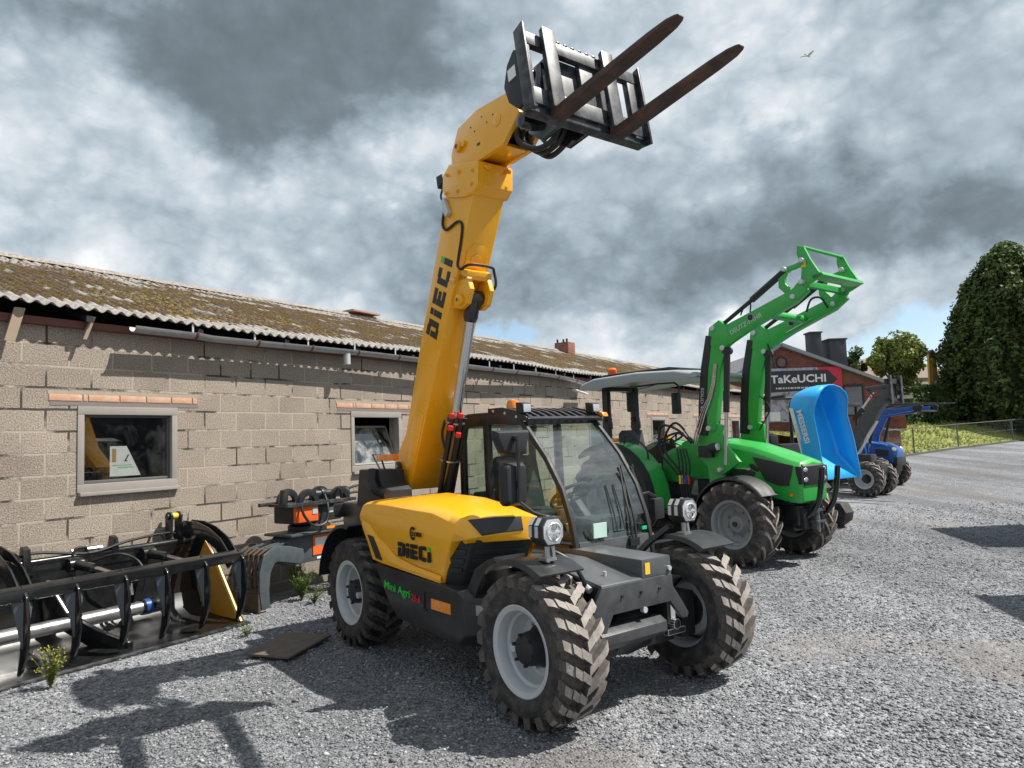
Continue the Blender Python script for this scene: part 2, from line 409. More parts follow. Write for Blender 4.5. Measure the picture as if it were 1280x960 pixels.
    m.loft([[(x, -.862, z) for x, z in P], [(x+(.0 if x < -1 else .14), -.70, z-.0) for x, z in P], [(x+(.0 if x < -1 else .20), -.36, z) for x, z in P]])
    pan = m.build('side_panel', BLK, T, bevel=.014)
    m = MB(); text_mb('Mini Agri', (-1.69, -.8655, .565), (1, 0, -.05), (0.05, 0, 1), .40, .075, 0, m, .003, .012)
    text_mb('26.6', (-1.265, -.8655, .552), (1, 0, -.05), (.05, 0, 1), .13, .05, 1, m, .003, .01)
    m.build('model_lettering', [DEG, DER], pan, smooth=0)
    m = MB(); m.box(-.985, -.735, -.866, -.862, .535, .605)
    m.build('tail_marker_label', ORL, pan)
    m = MB()
    for i in range(6):
        for j in range(2): m.box(-.98+.041*i, -.98+.041*i+.034, -.8675, -.8655, .538+.034*j, .538+.034*j+.029)
    m.build('reflector_cell', ORG, pan)
    m = MB(); m.box(-1.09, -1.075, -.872, -.86, .52, .64); m.box(-1.09, -1.05, -.872, -.86, .505, .52); m.build('panel_handle', PLA, pan, bevel=.003)
    m = MB(); m.box(-.56, -.40, -.80, -.70, .555, .62); m.prism([(-.50, .34), (-.36, .46), (-.40, .34)], -.80, -.70); m.build('step_bracket', M('pale_bracket', (.34, .35, .355), .5, var=.3), T, bevel=.004)
    # rear housing beside the boom foot and corrugated hose
    m = MB(); m.prism([(-2.70, 1.12), (-2.63, 1.47), (-2.22, 1.47), (-2.20, 1.36), (-2.08, 1.30), (-2.08, 1.12)], -.62, -.38); hs = m.build('rear_housing', PLA, T, bevel=.015)
    m = MB()
    for k in range(34):
        pass
    pts = [Vector((-2.30, -.64, 1.47)), Vector((-2.28, -.66, 1.38)), Vector((-2.22, -.66, 1.30)), Vector((-2.08, -.62, 1.265))]
    m.tube(pts, .035, 10, smooth=10)
    for k in range(26):
        t = k/25*3; i = min(int(t), 2); p = pts[i].lerp(pts[i+1], t-i); q = (pts[i+1]-pts[i]).normalized()
        m.tube([p-q*.005, p+q*.005], .043, 10)
    m.build('air_hose', HOS, T)
    m = MB(); m.tube([(-2.45, -.5, 1.47), (-2.55, -.52, 1.60), (-2.40, -.52, 1.60), (-2.36, -.5, 1.47)], .008, 6); m.build('lamp_guard', BLK, T)
    m = MB(); m.box(-2.40, -2.18, -.56, -.45, 1.55, 1.60); m.build('rear_lamp', ORG, T, bevel=.008)
    # fenders
    def arc(cx, cz, r0, a0, a1, y0, y1, n=12, th=.012):
        mm = MB(); secs = []
        for k in range(n+1):
            a = R(lerp(a0, a1, k/n)); c_, s_ = cos(a), sin(a)
            secs.append([(cx+r_*c_, y, cz+r_*s_) for r_, y in ((r0-.03, y0), (r0, y0+.015), (r0, y1), (r0-th, y1), (r0-th, y0+.02), (r0-.03, y0+.012))])
        mm.loft(secs); return mm
    arc(0, .445, .53, 62, 124, -.89, -.54).build('front_fender', BLK, T, smooth=50)
    arc(0, .445, .53, 60, 124, .53, .89).build('front_fender', BLK, T, smooth=50)
    arc(-2.376, .445, .575, 82, 172, -.90, -.52).build('rear_fender', PLA, T, smooth=50)
    arc(-2.376, .445, .575, 82, 172, .52, .90).build('rear_fender', PLA, T, smooth=50)
    m = MB(); m.loft([[(cx, -.80, z0), (cx, -.55, z0), (cx, -.55, z1), (cx, -.80, z1)] for cx, z0, z1 in ((-.62, .40, .72), (-.52, .70, .86), (-.40, .86, .92), (-.30, .92, .955))]); m.build('fender_bracket', BLK, T, bevel=.01)
    # boom
    dep = [(-2.21, 1.28), (-1.07, 3.64), (-1.46, 3.84), (-1.56, 3.54), (-1.89, 2.75), (-2.27, 1.78), (-2.50, 1.52), (-2.44, 1.29)]
    m = MB(); m.prism(dep, -.33, -.03); bm_ = m.build('boom', YEL, T, bevel=.016)
    m = MB(); m.prism([(-2.22, 1.30), (-1.93, 1.93), (-2.02, 1.98), (-2.14, 1.86), (-2.28, 1.45), (-2.38, 1.30)], -.338, -.328); m.prism([(-2.22, 1.30), (-1.93, 1.93), (-2.02, 1.98), (-2.14, 1.86), (-2.28, 1.45), (-2.38, 1.30)], -.032, -.022); m.build('boom_foot_plate', YEL, bm_, bevel=.004)
    m = MB(); m.tube([(-2.40, -.35, 1.48), (-2.40, -.01, 1.48)], .05, 16); m.tube([(-2.40, -.36, 1.48), (-2.40, 0, 1.48)], .026, 12, 1); m.build('boom_pivot', [BLK, STL], bm_, bevel=.004)
    cp = [(-1.394, 3.965), (-1.498, 3.897), (-1.512, 3.763), (-1.43, 3.69), (-1.184, 3.625), (-1.06, 3.615), (-.985, 3.672), (-.975, 3.86)]
    m = MB(); m.prism(cp, -.352, -.008); col = m.build('boom_collar', YEL, bm_, bevel=.02)
    m = MB()
    for x, z in ((-1.42, 3.88), (-1.24, 3.85), (-1.44, 3.73), (-1.27, 3.70), (-1.05, 3.80), (-1.07, 3.70)): m.tube([(x, -.362, z), (x, -.35, z)], .018, 6); m.tube([(x, -.372, z), (x, -.36, z)], .010, 8)
    u = Vector((.432, 0, .902)); nrm = Vector((.902, 0, -.432))
    for a, y in ((.06, -.28), (.06, -.08), (.20, -.28), (.20, -.08)):
        p = Vector((-1.055, y, 3.66))+u*a*.9+nrm*.02
        m.tube([p-nrm*.02, p+nrm*.030], .018, 6); m.tube([p+nrm*.030, p+nrm*.040], .010, 8)
    m.build('collar_bolt', YEL, col, smooth=30)
    # raised oval plate on the boom underside
    m = MB(); c = Vector((-1.36, -.18, 3.02))
    P = [(-.10, 0), (-.10, .20), (-.05, .27), (.05, .27), (.10, .20), (.10, 0)]
    o0 = Vector((-1.36, -.18, 3.04))
    A = [o0+Vector((0, y, 0))+u*t+nrm*-.002 for y, t in P]; B = [q_+nrm*.014 for q_ in A]
    m.add(A+B, [tuple(range(6))[::-1], tuple(range(6, 12))]+[(i, (i+1) % 6, 6+(i+1) % 6, 6+i) for i in range(6)])
    p = o0+u*.13+nrm*.008
    m.tube([p, p+nrm*.012], .055, 20)
    m.build('boom_cover_plate', YEL, bm_, bevel=.004)
    m = MB(); boxletters('DiECi', (-1.695, -.3325, 2.55), (.432, 0, .902), (-.902, 0, .432), .185, m, .004, .22, sx=1.1); m.build('boom_lettering', [DEC, DEG], bm_, smooth=0)
    # cylinder clevis
    m = MB()
    for y0, y1 in ((-.30, -.255), (-.105, -.06)):
        m.prism([(-1.37, 3.06), (-1.25, 3.00), (-1.215, 2.90), (-1.27, 2.79), (-1.36, 2.76), (-1.49, 2.79)], y0, y1)
    m.prism([(-1.355, 3.10), (-1.24, 3.05), (-1.26, 2.985), (-1.40, 2.99)], -.30, -.06)
    m.tube([(-1.345, -.335, 2.83), (-1.345, -.30, 2.83)], .045, 16); m.tube([(-1.345, -.345, 2.83), (-1.345, -.30, 2.83)], .02, 12, 1)
    m.ball((-1.40, -.34, 3.00), .03, 10, 2)
    m.build('cylinder_clevis', [YEL, BLK, WHT], bm_, bevel=.006)
    # lift cylinder
    p0 = Vector((-1.98, -.18, .95)); p1 = Vector((-1.72, -.18, 1.90)); p2 = Vector((-1.345, -.18, 2.86))
    p1 = p0.lerp(p2, .50); d = (p2-p0).normalized()
    m = MB(); m.tube([p0, p1-d*.06, p1-d*.055, p1], [.062, .062, .072, .072], 18); m.tube([p1, p2-d*.16], .042, 18, 1)
    m.tube([p2-d*.20, p2-d*.16, p2-d*.05, p2+d*.02], [.05, .062, .062, .05], 14); m.tube([p2+Vector((0, -.07, 0)), p2+Vector((0, .07, 0))], .06, 14)
    m.build('lift_cylinder', [BKG, CHR], T)
    m = MB()
    for dy, dx in ((.075, .03), (-.07, .05), (.0, .075)):
        a = p0+Vector((dx, dy, .1)); b = p1+Vector((dx, dy, -.02))
        m.tube([a, a.lerp(b, .5), b], .022 if dx > .06 else .018, 8)
    for t in (.62, .95):
        q = p0.lerp(p1, t); m.tube([q-d*.006, q+d*.006], .085, 18, 1)
    m.tube([p1+Vector((-.06, -.07, -.30)), p1+Vector((-.10, -.08, -.15)), p1+Vector((-.06, -.07, -.03))], .012, 8, smooth=5)
    m.build('hydraulic_line', [HOS, STL], T)
    m = MB()
    for dx, dy, dz in ((.05, -.07, .0), (.075, .0, .0), (.05, -.09, -.10), (.09, -.04, -.16)):
        q = p1+Vector((dx, dy, dz)); m.tube([q-d*.02, q+d*.02], .024, 10)
    m.build('coupling_cap', RED, T, bevel=.004)
    # hose along the boom, junction box, camera
    m = MB(); y = -.342
    m.tube([(-1.50, y, 3.60), (-1.53, y, 3.50), (-1.49, y, 3.44), (-1.42, y, 3.44), (-1.30, y, 3.46), (-1.24, y, 3.42), (-1.25, y, 3.33), (-1.30, y, 3.18), (-1.32, y, 3.10), (-1.27, y-.004, 3.06)], .011, 8, smooth=5)
    m.tube([(-1.27, y, 3.06), (-1.20, -.30, 3.09), (-1.20, -.10, 3.09), (-1.24, -.04, 3.06), (-1.24, -.03, 2.95), (-1.30, -.08, 2.86)], .012, 8, smooth=5)
    m.tube([(-1.50, y, 3.66), (-1.545, y, 3.74), (-1.56, y+.04, 3.83)], .009, 7, smooth=5)
    m.build('boom_hose', HOS, bm_)
    m = MB(); m.T = Matrix.Translation((-1.455, -.352, 3.615)) @ Matrix.Rotation(R(-25.6), 4, 'Y'); m.box(-.03, .03, -.02, .02, -.08, .08); m.build('junction_box', SIL, bm_, bevel=.006)
    m = MB(); m.prism([(-1.60, 3.82), (-1.62, 3.93), (-1.53, 3.93), (-1.50, 3.86)], -.34, -.24); m.tube([(-1.57, -.29, 3.83), (-1.50, -.29, 3.78)], .02, 8); m.build('boom_camera', PLA, bm_, bevel=.01)
    # bent head of the inner boom
    hp = [(-1.40, 3.87), (-1.40, 4.05), (-1.29, 4.235), (-1.01, 4.285), (-.62, 4.262), (-.475, 4.06), (-.69, 3.885), (-1.03, 3.87)]
    m = MB(); m.prism(hp, -.322, -.28); m.prism(hp, -.08, -.038)
    m.prism([(-1.39, 3.93), (-1.40, 4.05), (-1.29, 4.235), (-1.01, 4.285), (-.62, 4.262), (-.66, 4.20), (-.98, 4.22), (-1.2, 4.15), (-1.28, 3.93)], -.28, -.08)
    m.prism([(-1.10, 3.92), (-1.03, 3.90), (-.80, 3.893), (-.69, 3.885), (-.72, 3.93), (-1.05, 3.96)], -.28, -.08)
    hd = m.build('boom_head', YEL, T, bevel=.012)
    m = MB(); m.box(-1.2, -.62, -.25, -.11, 3.97, 4.18); m.build('head_cavity', BLK, hd)
    m = MB(); m.tube([(-1.27, -.352, 4.07), (-1.27, -.31, 4.07)], .045, 16); m.tube([(-1.27, -.359, 4.07), (-1.27, -.31, 4.07)], .022, 12, 1); m.tube([(-1.20, -.342, 4.075), (-1.20, -.31, 4.075)], .028, 12); m.build('head_pin', [YEL, BLK], hd, bevel=.003)
    m = MB()
    for x, z in ((-1.1, 4.17), (-1.05, 4.12), (-.95, 4.20), (-.88, 4.13), (-.80, 4.16)): m.tube([(x, -.326, z), (x, -.320, z)], .006, 8)
    m.box(-1.02, -.98, -.325, -.32, 3.99, 4.01)
    m.build('head_detail', BLK, hd)
    m = MB(); m.tube([(-.75, -.328, 4.10), (-.75, -.31, 4.10)], .05, 20); m.build('head_boss', YEL, hd, bevel=.004)
    m = MB(); m.tube([(-.75, -.18, 4.06), (-.50, -.18, 4.02)], .04, 12); m.tube([(-.75, -.18, 4.06), (-.60, -.18, 4.035)], .05, 12); m.build('tilt_cylinder', STL, hd)
    # quick hitch and pallet fork carriage, tilted with the head
    K = Matrix.Translation((.068, -.05, 3.81)) @ Matrix.Rotation(R(-8.6), 4, 'Y')
    def km(): q_ = MB(); q_.T = K; return q_
    m = km()
    for y in (-.27, -.03):
        m.prism([(-.10, -.02), (-.08, .42), (-.20, .52), (-.34, .40), (-.36, .22), (-.42, .10), (-.30, -.02)], y-.02+.05-.05, y+.02)
    m.tube([(-.36, -.40, .14), (-.36, .10, .14)], .05, 14); m.tube([(-.20, -.42, .40), (-.20, .12, .40)], .035, 12)
    m.box(-.16, -.08, -.40, .12, .05, .42)
    m.build('quick_hitch', BKG, T, bevel=.008)
    m = km()
    for y0, y1 in ((-.615, -.595), (.465, .485)):
        m.prism([(-.07, -.02), (-.07, .56), (.03, .58), (.035, -.04)], y0, y1)
    m.box(-.05, .0, -.60, .47, .45, .54); m.box(-.05, .0, -.60, .47, .02, .14); m.box(-.13, -.06, -.36, .24, .04, .46)
    m.box(-.055, -.005, -.59, -.545, .0, .535); m.box(-.055, -.005, .36, .45, .0, .535); m.box(-.06, -.02, -.10, .08, .05, .5)
    for k in range(9): m.box(-.052, .004, -.30+.066*k, -.30+.066*k+.03, .538, .552)
    m.box(-.10, -.02, -.60, .47, -.03, .03)
    car = m.build('fork_carriage', [WST], T, bevel=.006)
    m = km()
    for s in (-1, 1): m.prism([(-.06, .06), (-.06, .42), (-.11, .47), (-.20, .40), (-.26, .27), (-.23, .14), (-.14, .04)], -.60, -.50) if s < 0 else None
    m.build('side_actuator', PLA, car, bevel=.02)
    m = km(); m.box(-.19, -.11, -.605, -.60, .27, .35); m.build('actuator_label', WHT, car)
    for yc in (-.40, .14):
        m = km(); m.prism([(.005, -.03), (.005, .575), (.040, .59), (.05, .0)], yc-.055, yc+.055); m.build('fork_shank', WST, car, bevel=.006)
        m = km()
        secs = []
        for x, w, z0, z1 in ((.0, .055, -.065, -.01), (.30, .055, -.062, -.012), (.85, .054, -.052, -.020), (.98, .048, -.048, -.024), (1.03, .034, -.045, -.027), (1.05, .022, -.043, -.029)):
            secs.append([(x, yc-w, z0), (x, yc+w, z0), (x, yc+w, z1), (x, yc-w, z1)])
        m.loft(secs); m.build('fork_blade', RST, car, bevel=.008)
    m = MB()
    for k in range(3):
        y = -.24+.06*k
        m.tube([(-.62, y, 4.02), (-.60, y, 3.90), (-.46, y+.05, 3.80-.015*k), (-.28, y+.06, 3.81), (-.20, y+.05, 3.90), (-.22, y, 4.0)], .022, 8, smooth=6)
    m.tube([(-.55, -.12, 4.0), (-.45, -.08, 3.86), (-.30, -.04, 3.84), (-.18, -.02, 3.93)], .016, 8, smooth=6)
    m.build('head_hose', HOS, T)
    # ---- cab
    ws = [(-1.04, 1.865), (-.98, 1.80), (-.90, 1.72), (-.725, 1.54), (-.56, 1.305), (-.475, 1.085), (-.44, .93), (-.425, .80), (-.425, .60)]
    cab = empty('cab', T)
    for y in (.015, .785):
        m = MB(); m.bar([(x, y, z) for x, z in ws], .038, .046); m.build('windscreen_pillar', PLA, cab, bevel=.012, smooth=50)
    for y in (.015, .785):
        m = MB(); m.bar([(-1.86, y, .95), (-1.86, y, 1.70), (-1.82, y, 1.84)], .05, .06); m.bar([(-1.47, y, .95), (-1.49, y, 1.86)], .045, .075)
        m.bar([(-1.86, y, .97), (-.45, y, .97)], .045, .06)
        m.build('door_frame', BLK, cab, bevel=.01)
    m = MB()
    rp = [(-1.90, 1.80), (-1.88, 1.88), (-1.75, 1.925), (-1.45, 1.925), (-1.40, 1.89), (-1.40, 1.82), (-1.75, 1.80)]
    m.prism(rp, -.01, .81)
    for y0, y1 in ((-.012, .05), (.75, .812)): m.prism([(-1.42, 1.82), (-1.42, 1.915), (-1.20, 1.91), (-1.0, 1.86), (-.98, 1.80), (-1.1, 1.815)], y0, y1)
    m.box(-1.07, -.99, .05, .75, 1.805, 1.855)
    roof = m.build('cab_roof', BLK, cab, bevel=.012)
    m = MB(); m.add([(-1.4, .04, 1.875), (-1.04, .04, 1.85), (-1.04, .76, 1.85), (-1.4, .76, 1.875)], [(0, 1, 2, 3)]); m.build('roof_glass', GLC, cab, recalc=False)
    m = MB()
    pf = [(-1.42, 1.945), (-1.25, 1.94), (-1.08, 1.905), (-.94, 1.85)]
    for k in range(9):
        y = .07+.66*k/8; m.bar([(x, y+(.0), z) for x, z in pf], .028, .018)
    m.bar([(-.94, .0, 1.85), (-.94, .80, 1.85)], .05, .02, side=(1, 0, -.4)); m.bar([(-1.42, .0, 1.945), (-1.42, .80, 1.945)], .04, .02, side=(1, 0, 0))
    for y in (.0, .80): m.prism([(-1.44, 1.955), (-1.25, 1.955), (-1.06, 1.92), (-.92, 1.86), (-.93, 1.83), (-1.12, 1.86), (-1.44, 1.90)], y-.008, y+.008)
    m.build('roof_guard', BLK, roof, bevel=.003)
    m = MB(); 
    for x, z in ((-1.36, 1.93), (-1.2, 1.905), (-1.05, 1.87)): m.tube([(x, -.014, z), (x, -.006, z)], .012, 8)
    m.build('guard_bolt', SIL, roof)
    # glazing
    m = MB(); gw = [(x+.012, z) for x, z in ws[1:7]]
    m.loft([[(x, y, z) for y in (.035, .22, .40, .58, .765)] for x, z in gw], closed=False, caps=False); m.build('windscreen', GLC, cab, smooth=60, recalc=False)
    for y in (.008, .792):
        m = MB(); m.add([(x, y, z) for x, z in [(-1.45, .98), (-.46, .98), (-.49, 1.085), (-.575, 1.305), (-.74, 1.54), (-.91, 1.72), (-1.02, 1.82), (-1.47, 1.83)]], [tuple(range(8))])
        m.add([(x, y, z) for x, z in [(-1.84, .98), (-1.51, .98), (-1.52, 1.83), (-1.80, 1.82)]], [tuple(range(4))])
        m.build('side_window', GLS, cab, smooth=0, recalc=False)
    m = MB(); m.add([(-1.875, y, z) for y, z in ((.04, .98), (.76, .98), (.76, 1.80), (.04, 1.80))], [(0, 1, 2, 3)]); m.build('rear_window', GLS, cab, smooth=0, recalc=False)
    m = MB(); m.loft([[(x, .04, z), (x, .76, z), (x-.03, .76, z), (x-.03, .04, z)] for x, z in ((-.422, .935), (-.412, .80), (-.412, .55))]); m.build('lower_front_panel', DGR, cab, bevel=.006)
    m = MB(); m.box(-.418, -.408, .17, .30, .955, 1.06); m.build('licence_sticker', M('pale_sticker', (.55, .75, .68), .5), cab)
    m = MB(); m.box(-.436, -.428, .70, .75, .965, .99); m.build('green_sticker', M('green_sticker', (.02, .55, .25), .5), cab)
    # interior
    m = MB(); m.box(-1.85, -.5, .05, .75, .62, .70); m.box(-.75, -.52, .25, .62, .70, 1.08); m.bar([(-.70, .42, 1.0), (-.90, .42, 1.20)], .08, .08); m.box(-1.4, -.75, .05, .16, .7, 1.10); m.box(-1.80, -1.70, .06, .74, .70, 1.25)
    m.build('console', INT, cab, bevel=.02)
    m = MB(); m.box(-1.55, -1.10, .18, .64, .98, 1.10); m.prism([(-1.62, 1.02), (-1.70, 1.52), (-1.62, 1.56), (-1.50, 1.08)], .18, .64); m.prism([(-1.70, 1.54), (-1.71, 1.68), (-1.65, 1.68), (-1.62, 1.56)], .28, .54); m.box(-1.45, -1.15, .25, .57, .70, .98)
    m.build('operator_seat', SEA, cab, bevel=.035)
    m = MB(); cc = Vector((-.93, .42, 1.225)); ax = Vector((-.6, 0, .8)); e1 = Vector((0, 1, 0)); e2 = ax.cross(e1)
    m.tube([cc+(e1*cos(2*pi*k/24)+e2*sin(2*pi*k/24))*.17 for k in range(25)], .014, 8)
    for k in range(3): a = 2*pi*k/3+.5; m.tube([cc, cc+(e1*cos(a)+e2*sin(a))*.17], .012, 6)
    m.ball(tuple(cc), .03, 8); m.build('steering_wheel', PLA, cab)
    # wipers
    m = MB()
    for y0, y1, z1, x1 in ((.56, .66, 1.42, -.60), (.60, .70, 1.46, -.63)):
        m.tube([(-.40, y0, .90), (-.44, y0+.02, 1.08), (-.53, (y0+y1)/2+.01, 1.26), (x1, y1, z1)], .010, 7, smooth=4)
    m.box(-.425, -.395, .53, .63, .86, .92)
    for y in (.42, .5): m.tube([(-.415, y, .98), (-.46, y+.01, 1.12), (-.545, y+.02, 1.32)], .006, 6)
    m.tube([(-.418, .415, .985), (-.418, .47, .985), (-.418, .505, .985)], .006, 6)
    m.build('wiper', PLA, cab)
    m = MB(); m.tube([(-.62, .80, 1.44), (-.52, .80, 1.25), (-.45, .80, 1.0)], .010, 7); m.tube([(-.62, .82, 1.46), (-.60, .81, 1.40), (-.50, .80, 1.12)], .008, 7); m.build('grab_bar', BLK, cab)
    # lights on the roof
    for y in (-.0, .745):
        m = MB(); m.prism([(-1.04, 1.895), (-1.05, 1.985), (-.965, 1.975), (-.96, 1.895)], y-.045+.03, y+.045+.03); m.tube([(-1.0, y+.03, 1.90), (-1.02, y+.03, 1.85)], .014, 6)
        o = m.build('work_lamp', PLA, cab, bevel=.01)
        m = MB(); m.prism([(-.962, 1.903), (-.967, 1.967), (-.957, 1.966), (-.952, 1.903)], y-.035+.03, y+.035+.03); m.build('lamp_lens', LEN, o, bevel=.003)
    m = MB(); m.lathe([(.001, 1.92), (.06, 1.92), (.058, 1.985), (.045, 2.02), (.001, 2.03)], (-1.36, .20, 0), 'z', 18); m.build('beacon', ORG, cab)
    m = MB(); m.prism([(-.98, 1.86), (-.98, 1.90), (-.92, 1.895), (-.90, 1.86)], .80, .86); m.build('side_lamp', ORG, cab, bevel=.006)
    # mirrors
    mir = empty('mirror', T)
    X = -.47
    m = MB(); P = [(-.655, 1.755), (-.655, 1.71), (-.60, 1.60), (-.57, 1.585), (-.44, 1.585), (-.41, 1.60), (-.355, 1.71), (-.355, 1.755)]
    m.loft([[(X-.02, -.505+(y+.505)*.9, 1.67+(z-1.67)*.9) for y, z in P], [(X-.03, y, z) for y, z in P], [(X-.0, y, z) for y, z in P], [(X+.035, -.505+(y+.505)*.86, 1.67+(z-1.67)*.82) for y, z in P]]); m.build('mirror_shell', PLA, mir, bevel=.01)
    m = MB(); P = [(-.61, 1.51), (-.61, 1.27), (-.59, 1.245), (-.43, 1.245), (-.41, 1.27), (-.41, 1.51), (-.43, 1.535), (-.59, 1.535)]
    m.loft([[(X-.02, y, z) for y, z in P], [(X+.02, y, z) for y, z in P], [(X+.06, -.51+(y+.51)*.8, 1.39+(z-1.39)*.86) for y, z in P]]); m.build('mirror_shell', PLA, mir, bevel=.012)
    m = MB(); m.tube([(X+.075, -.51, 1.71), (X+.08, -.51, 1.5), (X+.08, -.51, 1.27), (X+.16, -.46, 1.20), (X+.27, -.36, 1.15), (X+.27, -.30, 1.05)], .013, 8); m.tube([(X+.02, -.51, 1.70), (X+.08, -.51, 1.70)], .02, 8); m.tube([(X+.05, -.51, 1.40), (X+.08, -.51, 1.40)], .018, 8); m.build('mirror_arm', BLK, mir)
    mir = empty('mirror', T, (-.62, .80, 0))
    m = MB(); m.box(-.02, .04, .22, .34, 1.0, 1.17); m.build('mirror_shell', PLA, mir, bevel=.02)
    m = MB(); m.tube([(.0, .0, 1.2), (.0, .2, 1.22), (.0, .28, 1.18)], .012, 7); m.build('mirror_arm', BLK, mir)
    # headlights
    for cx, cy in ((.13, -.71), (.02, .66)):
        hl = empty('headlight', T, (cx, cy, 1.14)); hl.rotation_euler = (0, 0, R(0))
        O8 = [(-.052, -.082), (-.085, -.035), (-.085, .04), (-.050, .085), (.050, .085), (.085, .04), (.085, -.035), (.052, -.082)]
        m = MB(); m.loft([[(x, y*s, z*s) for y, z in O8] for x, s in ((-.11, .62), (-.09, .84), (-.05, .97), (.03, 1.0), (.05, 1.0))]); h = m.build('lamp_housing', PLA, hl, bevel=.006)
        m = MB(); m.loft([[(x, y*s, z*s) for y, z in O8] for x, s in ((.046, .88), (.054, .86), (.060, .6))]); ln = m.build('lamp_lens', LEN, hl, smooth=20)
        m = MB(); m.lathe([(.052, .058), (.058, .062), (.052, .066), (.046, .062)], (0, 0, 0), 'x', 20, close=True); m.box(.058, .064, -.05, .05, -.006, .006); m.build('reflector_ring', SIL, ln)
        m = MB(); m.tube([(.055, 0, .028), (.070, 0, .028)], .018, 10); m.tube([(.055, 0, -.030), (.070, 0, -.030)], .018, 10); m.build('bulb_cap', CHR, ln, bevel=.004)
        m = MB()
        for x0, x1 in ((-.072, -.045), (-.015, .015)):
            for sgn in (-1, 1):
                m.loft([[(x, sgn*.0875, z) for z in (-.03, .035)]+[(x, sgn*.083, z) for z in (.035, -.03)] for x in (x0, x1)])
                m.loft([[(x, sgn*.0565, .0835)]+[(x, sgn*.0875, .042)]+[(x, sgn*.082, .042)]+[(x, sgn*.052, .081)] for x in (x0, x1)])
        m.build('side_trim', SIL, hl)
        m = MB(); m.tube([(-.01, 0, -.08), (-.01, 0, -.19)], .018, 8); m.box(-.05, .03, -.04, .04, -.17, -.155); m.tube([(-.02, .05, -.08), (-.01, .05, -.16)], .012, 6); m.build('lamp_bracket', STL, hl)
    m = MB(); m.tube([(.10, -.66, 1.03), (.0, -.58, 1.0), (.06, -.47, .92), (.12, -.42, .78), (.06, -.40, .66)], .014, 8, smooth=5); m.tube([(.10, -.68, 1.02), (.12, -.55, .86), (.12, -.46, .76)], .007, 6, smooth=4)
    m.build('lamp_cable', HOS, T)
    m = MB(); m.bar([(-.30, .36, .74), (-.16, .48, .92), (-.06, .60, 1.03)], .05, .04); m.build('lamp_strut', BLK, T, bevel=.008)
    # front frame cover
    m = MB(); m.prism([(-.95, .86), (-.95, .875), (-.28, .865), (.225, .785), (.232, .772), (.22, .76), (-.28, .845)], -.385, .25); cv = m.build('front_cover', DGR, T, bevel=.006)
    m = MB(); m.loft([[(-.70, y0, .872), (-.70, y1, .872), (-.70, y1, .905), (-.70, y0, .905)] for y0, y1 in ((-.02, .25),)]+[[(.232, -.03, .78), (.232, .252, .78), (.226, .247, .895), (.226, -.02, .895)]]); m.build('cover_box', DGR, cv, bevel=.006)
    m = MB(); m.box(.2305, .2335, .0, .045, .80, .872); m.build('warning_label', YLB, cv)
    m = MB(); m.box(-.17, -.07, -.3885, -.3855, .64, .75); m.build('warning_label', ORL, cv)
    m = MB(); m.prism([(-.385, .772), (.252, .772), (.255, .70), (.33, .60), (.40, .50), (.385, .47), (.33, .475), (.225, .60), (-.30, .60), (-.35, .52), (-.37, .47), (-.46, .455), (-.50, .48), (-.44, .70)], .205, .235, 'x'); fp = m.build('front_plate', M('shaded_plate_paint', (.045, .050, .056), .38, var=.15, coat=.2, dust=DUST, damt=.12), T, bevel=.006)  # darker anthracite: the shade of grazing sun is put into the colour
    m = MB()
    for y in (-.22, -.05, .12): m.tube([(.23, y, .70), (.245, y, .70)], .011, 8)
    for y, z in ((.225, .815),): m.tube([(.228, y, z), (.245, y, z)], .016, 10, 1)
    m.tube([(.21, -.02, .585), (.24, -.02, .585)], .02, 10, 1)
    for y, x in ((-.22, -.1), (-.30, -.45), (-.25, -.47), (-.15, -.5), (-.22, .09)): m.tube([(x, y, .79), (x, y, .865 if x < -.2 else .835)], .012, 8, 1)
    m.build('plate_bolt', [BLK, SIL], fp)
    m = MB(); m.box(-.6, .21, -.384, -.35, .45, .79); m.box(-.6, .21, .215, .25, .45, .79); m.box(-.5, -.3, -.35, .22, .5, .85); m.build('front_frame', BLK, T, bevel=.01)
    m = MB(); m.prism([(.08, .40), (.14, .375), (.22, .39), (.255, .43), (.255, .49), (.20, .52), (.10, .52)], -.42, .16); m.build('tool_carrier_tube', MATS['shaded_plate_paint'], T, bevel=.006)
    m = MB(); m.box(-.1, .10, -.34, .4, .30, .50); m.tube([(.12, .34, .50), (.16, .34, .50)], .02, 8); m.build('axle_housing', BLK, T, bevel=.03)
    m = MB(); m.box(.14, .165, .30, .345, .38, .56); m.box(.10, .18, .25, .42, .36, .40, 1); m.tube([(.10, .32, .43), (.20, .32, .43)], .035, 12, 1); m.build('steering_lug', [SIL, BLK], T, bevel=.004)
    m = MB(); m.tube([(.0, -.44, .70), (.03, -.42, .76), (.10, -.41, .77), (.15, -.405, .75)], .022, 10, smooth=4); m.box(.06, .14, -.42, -.39, .50, .58); m.build('hose_elbow', SIL, T)
    return T
